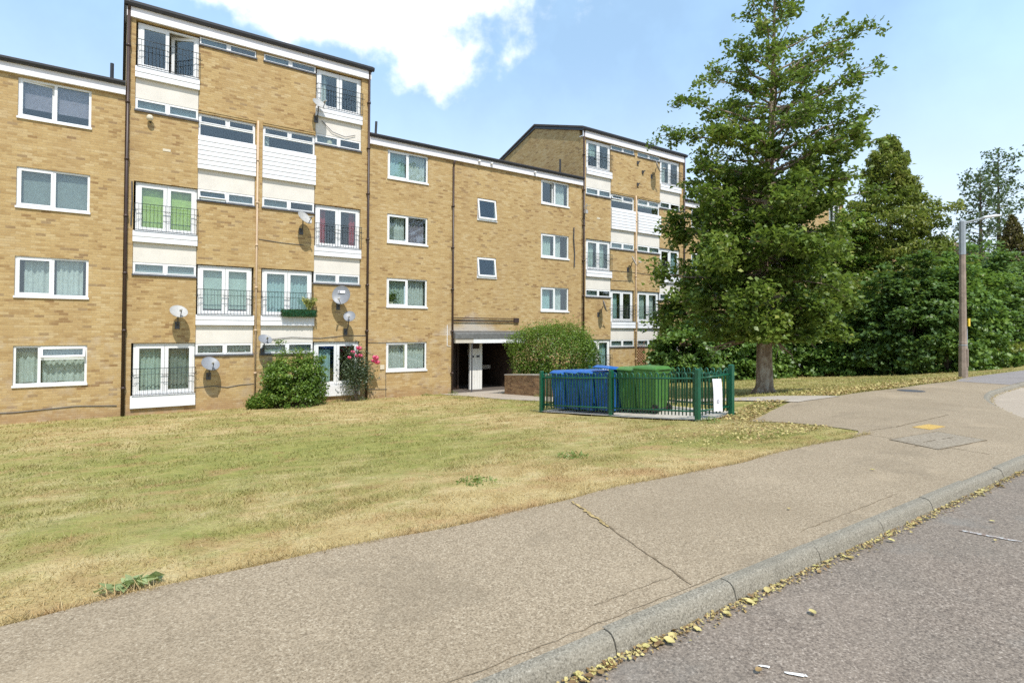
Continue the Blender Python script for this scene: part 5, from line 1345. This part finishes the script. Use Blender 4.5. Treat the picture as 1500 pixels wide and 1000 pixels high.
# mass of litter: gutter crumbs, and dry leaves under the big tree
n = 3000; u = 1.2+RNG.random(n)**1.4*20; v = kerb_v(u)-.105-np.abs(RNG.normal(0, .035, n)); A = np.c_[u, v, np.full(n, ROADZ+.008)+RNG.uniform(0, .012, n)]
m = 4200; u2 = RNG.uniform(9.2, 21, m); v2 = np.interp(u2, E_[:,0], E_[:,1])+np.abs(RNG.normal(.25, .5, m)); B_ = np.c_[u2, v2, gz(u2, v2)+RNG.uniform(.02, .05, m)]
q = 1100; u3 = RNG.normal(8.0, .9, q); v3 = 4.2+np.abs(RNG.normal(0, .9, q)); C3 = np.c_[u3, v3, gz(u3, v3)+.025]
ok = on_lawn(B_[:,0], B_[:,1]); B_ = B_[ok]; ok = on_lawn(C3[:,0], C3[:,1]); C3 = C3[ok]
pts = np.concatenate([A, B_, C3]); sz = np.concatenate([np.full(len(A), .02), np.full(len(B_), .058), np.full(len(C3), .04)])
o = link_mesh('leaf_litter', npmesh('leaf_litter', leaf_quads(pts, sz, up=1.6, aspect=.7), 4, {'tint': np.repeat(np.clip(RNG.beta(2, 2, len(pts)), 0, .9), 4)}), M['leaf_fallen'])
tag(o, 'dry leaf litter in the gutter and on the grass under the big tree', 'leaf litter', kind='stuff')

# ------------------------------------------------------------------ light, sky, camera
EL, AZ = R_(55), R_(-14)         # sun height, and turn from the facade normal towards +X
sd = Vector((math.sin(AZ)*math.cos(EL), -math.cos(AZ)*math.cos(EL), math.sin(EL)))
sun = bpy.data.lights.new('sun', 'SUN'); sun.energy = 4.0; sun.angle = R_(.53); sun.color = (1., .955, .88)
so = bpy.data.objects.new('sun', sun); COL.objects.link(so); so.rotation_euler = sd.to_track_quat('Z', 'Y').to_euler()
W = bpy.data.worlds.new('World'); SC.world = W; W.use_nodes = True
nt = W.node_tree
for n_ in list(nt.nodes): nt.nodes.remove(n_)
def wn(typ, ins=None, **kw):
    nd = nt.nodes.new(typ)
    for k, v in kw.items(): setattr(nd, k, v)
    for k, v in (ins or {}).items():
        if isinstance(v, bpy.types.NodeSocket): nt.links.new(v, nd.inputs[k])
        else: nd.inputs[k].default_value = v
    return nd
def wm_(op, a, b=None, clamp=False):
    ins = {0: a}
    if b is not None: ins[1] = b
    return wn('ShaderNodeMath', ins, operation=op, use_clamp=clamp).outputs[0]
sky = wn('ShaderNodeTexSky'); sky.sky_type = 'NISHITA'; sky.sun_disc = False
sky.sun_elevation = EL; sky.sun_rotation = math.atan2(sd.x, sd.y)
sky.air_density = 1.0; sky.dust_density = 1.2; sky.ozone_density = 1.4; sky.altitude = 50
tc = wn('ShaderNodeTexCoord').outputs['Generated']
cdir = Vector((.395, .80, .45)).normalized(); ca = Vector((.8209, -.5711, 0)); cb_ = ca.cross(cdir) * 1
ca = (ca - cdir*ca.dot(cdir)).normalized(); cb_ = cdir.cross(ca) * -1
if cb_.z < 0: cb_ = -cb_
dot = lambda v: wn('ShaderNodeVectorMath', {0: tc, 1: tuple(v)}, operation='DOT_PRODUCT').outputs['Value']
dz = wm_('MAXIMUM', dot(cdir), .05)
pa = wm_('DIVIDE', dot(ca), dz); pb = wm_('DIVIDE', dot(cb_), dz)
cvec = wn('ShaderNodeCombineXYZ', {0: pa, 1: pb, 2: .0}).outputs[0]
nz = wn('ShaderNodeTexNoise', {'Vector': cvec, 'Scale': 5.5, 'Detail': 8., 'Roughness': .56}).outputs[0]
nz2 = wn('ShaderNodeTexNoise', {'Vector': cvec, 'Scale': 2.1, 'Detail': 4., 'Roughness': .5}).outputs[0]
CLOUD = dict(a0=-.03, a1=.36, b0=.165, b1=.21)
ea = wm_('DIVIDE', wm_('SUBTRACT', pa, CLOUD['a0']), CLOUD['a1']); eb = wm_('DIVIDE', wm_('SUBTRACT', pb, CLOUD['b0']), CLOUD['b1'])
rad = wm_('SQRT', wm_('ADD', wm_('MULTIPLY', ea, ea), wm_('MULTIPLY', eb, eb)))
f = wm_('ADD', wm_('SUBTRACT', 1.0, rad), wm_('ADD', wm_('MULTIPLY', wm_('SUBTRACT', nz, .5), 1.35), wm_('MULTIPLY', wm_('SUBTRACT', nz2, .5), .8)))
dens = wn('ShaderNodeMapRange', {0: f, 1: .0, 2: .26, 3: 0., 4: 1.}, interpolation_type='SMOOTHSTEP').outputs[0]
# thin veil over the whole sky, stronger towards the horizon on the right
nv = wn('ShaderNodeTexNoise', {'Vector': tc, 'Scale': 2.4, 'Detail': 6., 'Roughness': .6}).outputs[0]
veil = wn('ShaderNodeMapRange', {0: nv, 1: .40, 2: .75, 3: .5, 4: .8}).outputs[0]
front = wn('ShaderNodeMapRange', {0: dot(cdir), 1: .0, 2: .3, 3: 0., 4: 1.}).outputs[0]
dens = wm_('MULTIPLY', dens, front)
skyc = wn('ShaderNodeMix', {0: veil, 6: sky.outputs[0], 7: (4.9, 7.6, 10.6, 1)}, data_type='RGBA').outputs[2]
ez = wn('ShaderNodeSeparateXYZ', {0: tc}).outputs[2]
hz_ = wn('ShaderNodeMapRange', {0: ez, 1: .0, 2: .46, 3: .9, 4: 0.}, interpolation_type='SMOOTHSTEP').outputs[0]
skyc = wn('ShaderNodeMix', {0: hz_, 6: skyc, 7: (7.6, 8.6, 9.6, 1)}, data_type='RGBA').outputs[2]
mixc = wn('ShaderNodeMix', {0: dens, 6: skyc, 7: (11.5, 11.6, 11.8, 1)}, data_type='RGBA').outputs[2]
bg = wn('ShaderNodeBackground', {0: mixc, 1: .115})
ow = wn('ShaderNodeOutputWorld'); nt.links.new(bg.outputs[0], ow.inputs[0])

cam = bpy.data.cameras.new('camera'); co = bpy.data.objects.new('camera', cam); COL.objects.link(co)
psi, pit, rol = R_(34.8106), R_(.90616), R_(.31282)
c_, s_ = math.cos(psi), math.sin(psi)
rt = Vector((c_, -s_, 0)); fw = Vector((s_, c_, 0)); upv = Vector((0, 0, 1))
Fd = fw*math.cos(pit)+upv*math.sin(pit); Ud = upv*math.cos(pit)-fw*math.sin(pit)
Rd = rt*math.cos(rol)+Ud*math.sin(rol); Ud = Ud*math.cos(rol)-rt*math.sin(rol)
co.matrix_world = Matrix(((Rd.x, Ud.x, -Fd.x, 0), (Rd.y, Ud.y, -Fd.y, 0), (Rd.z, Ud.z, -Fd.z, 1.40), (0, 0, 0, 1)))
cam.sensor_width = 36; cam.lens = 36*830/1500; cam.shift_y = -(500-468.262)/1500; cam.clip_start = .05; cam.clip_end = 2000
SC.camera = co
vs = SC.view_settings; vs.view_transform = 'Standard'; vs.look = 'None'; vs.exposure = .28; vs.gamma = 1; vs.use_curve_mapping = False
SC.cycles.max_bounces = 7; SC.cycles.diffuse_bounces = 3; SC.cycles.glossy_bounces = 3; SC.cycles.transparent_max_bounces = 10
SC.cycles.transmission_bounces = 4
SC.cycles.use_denoising = False
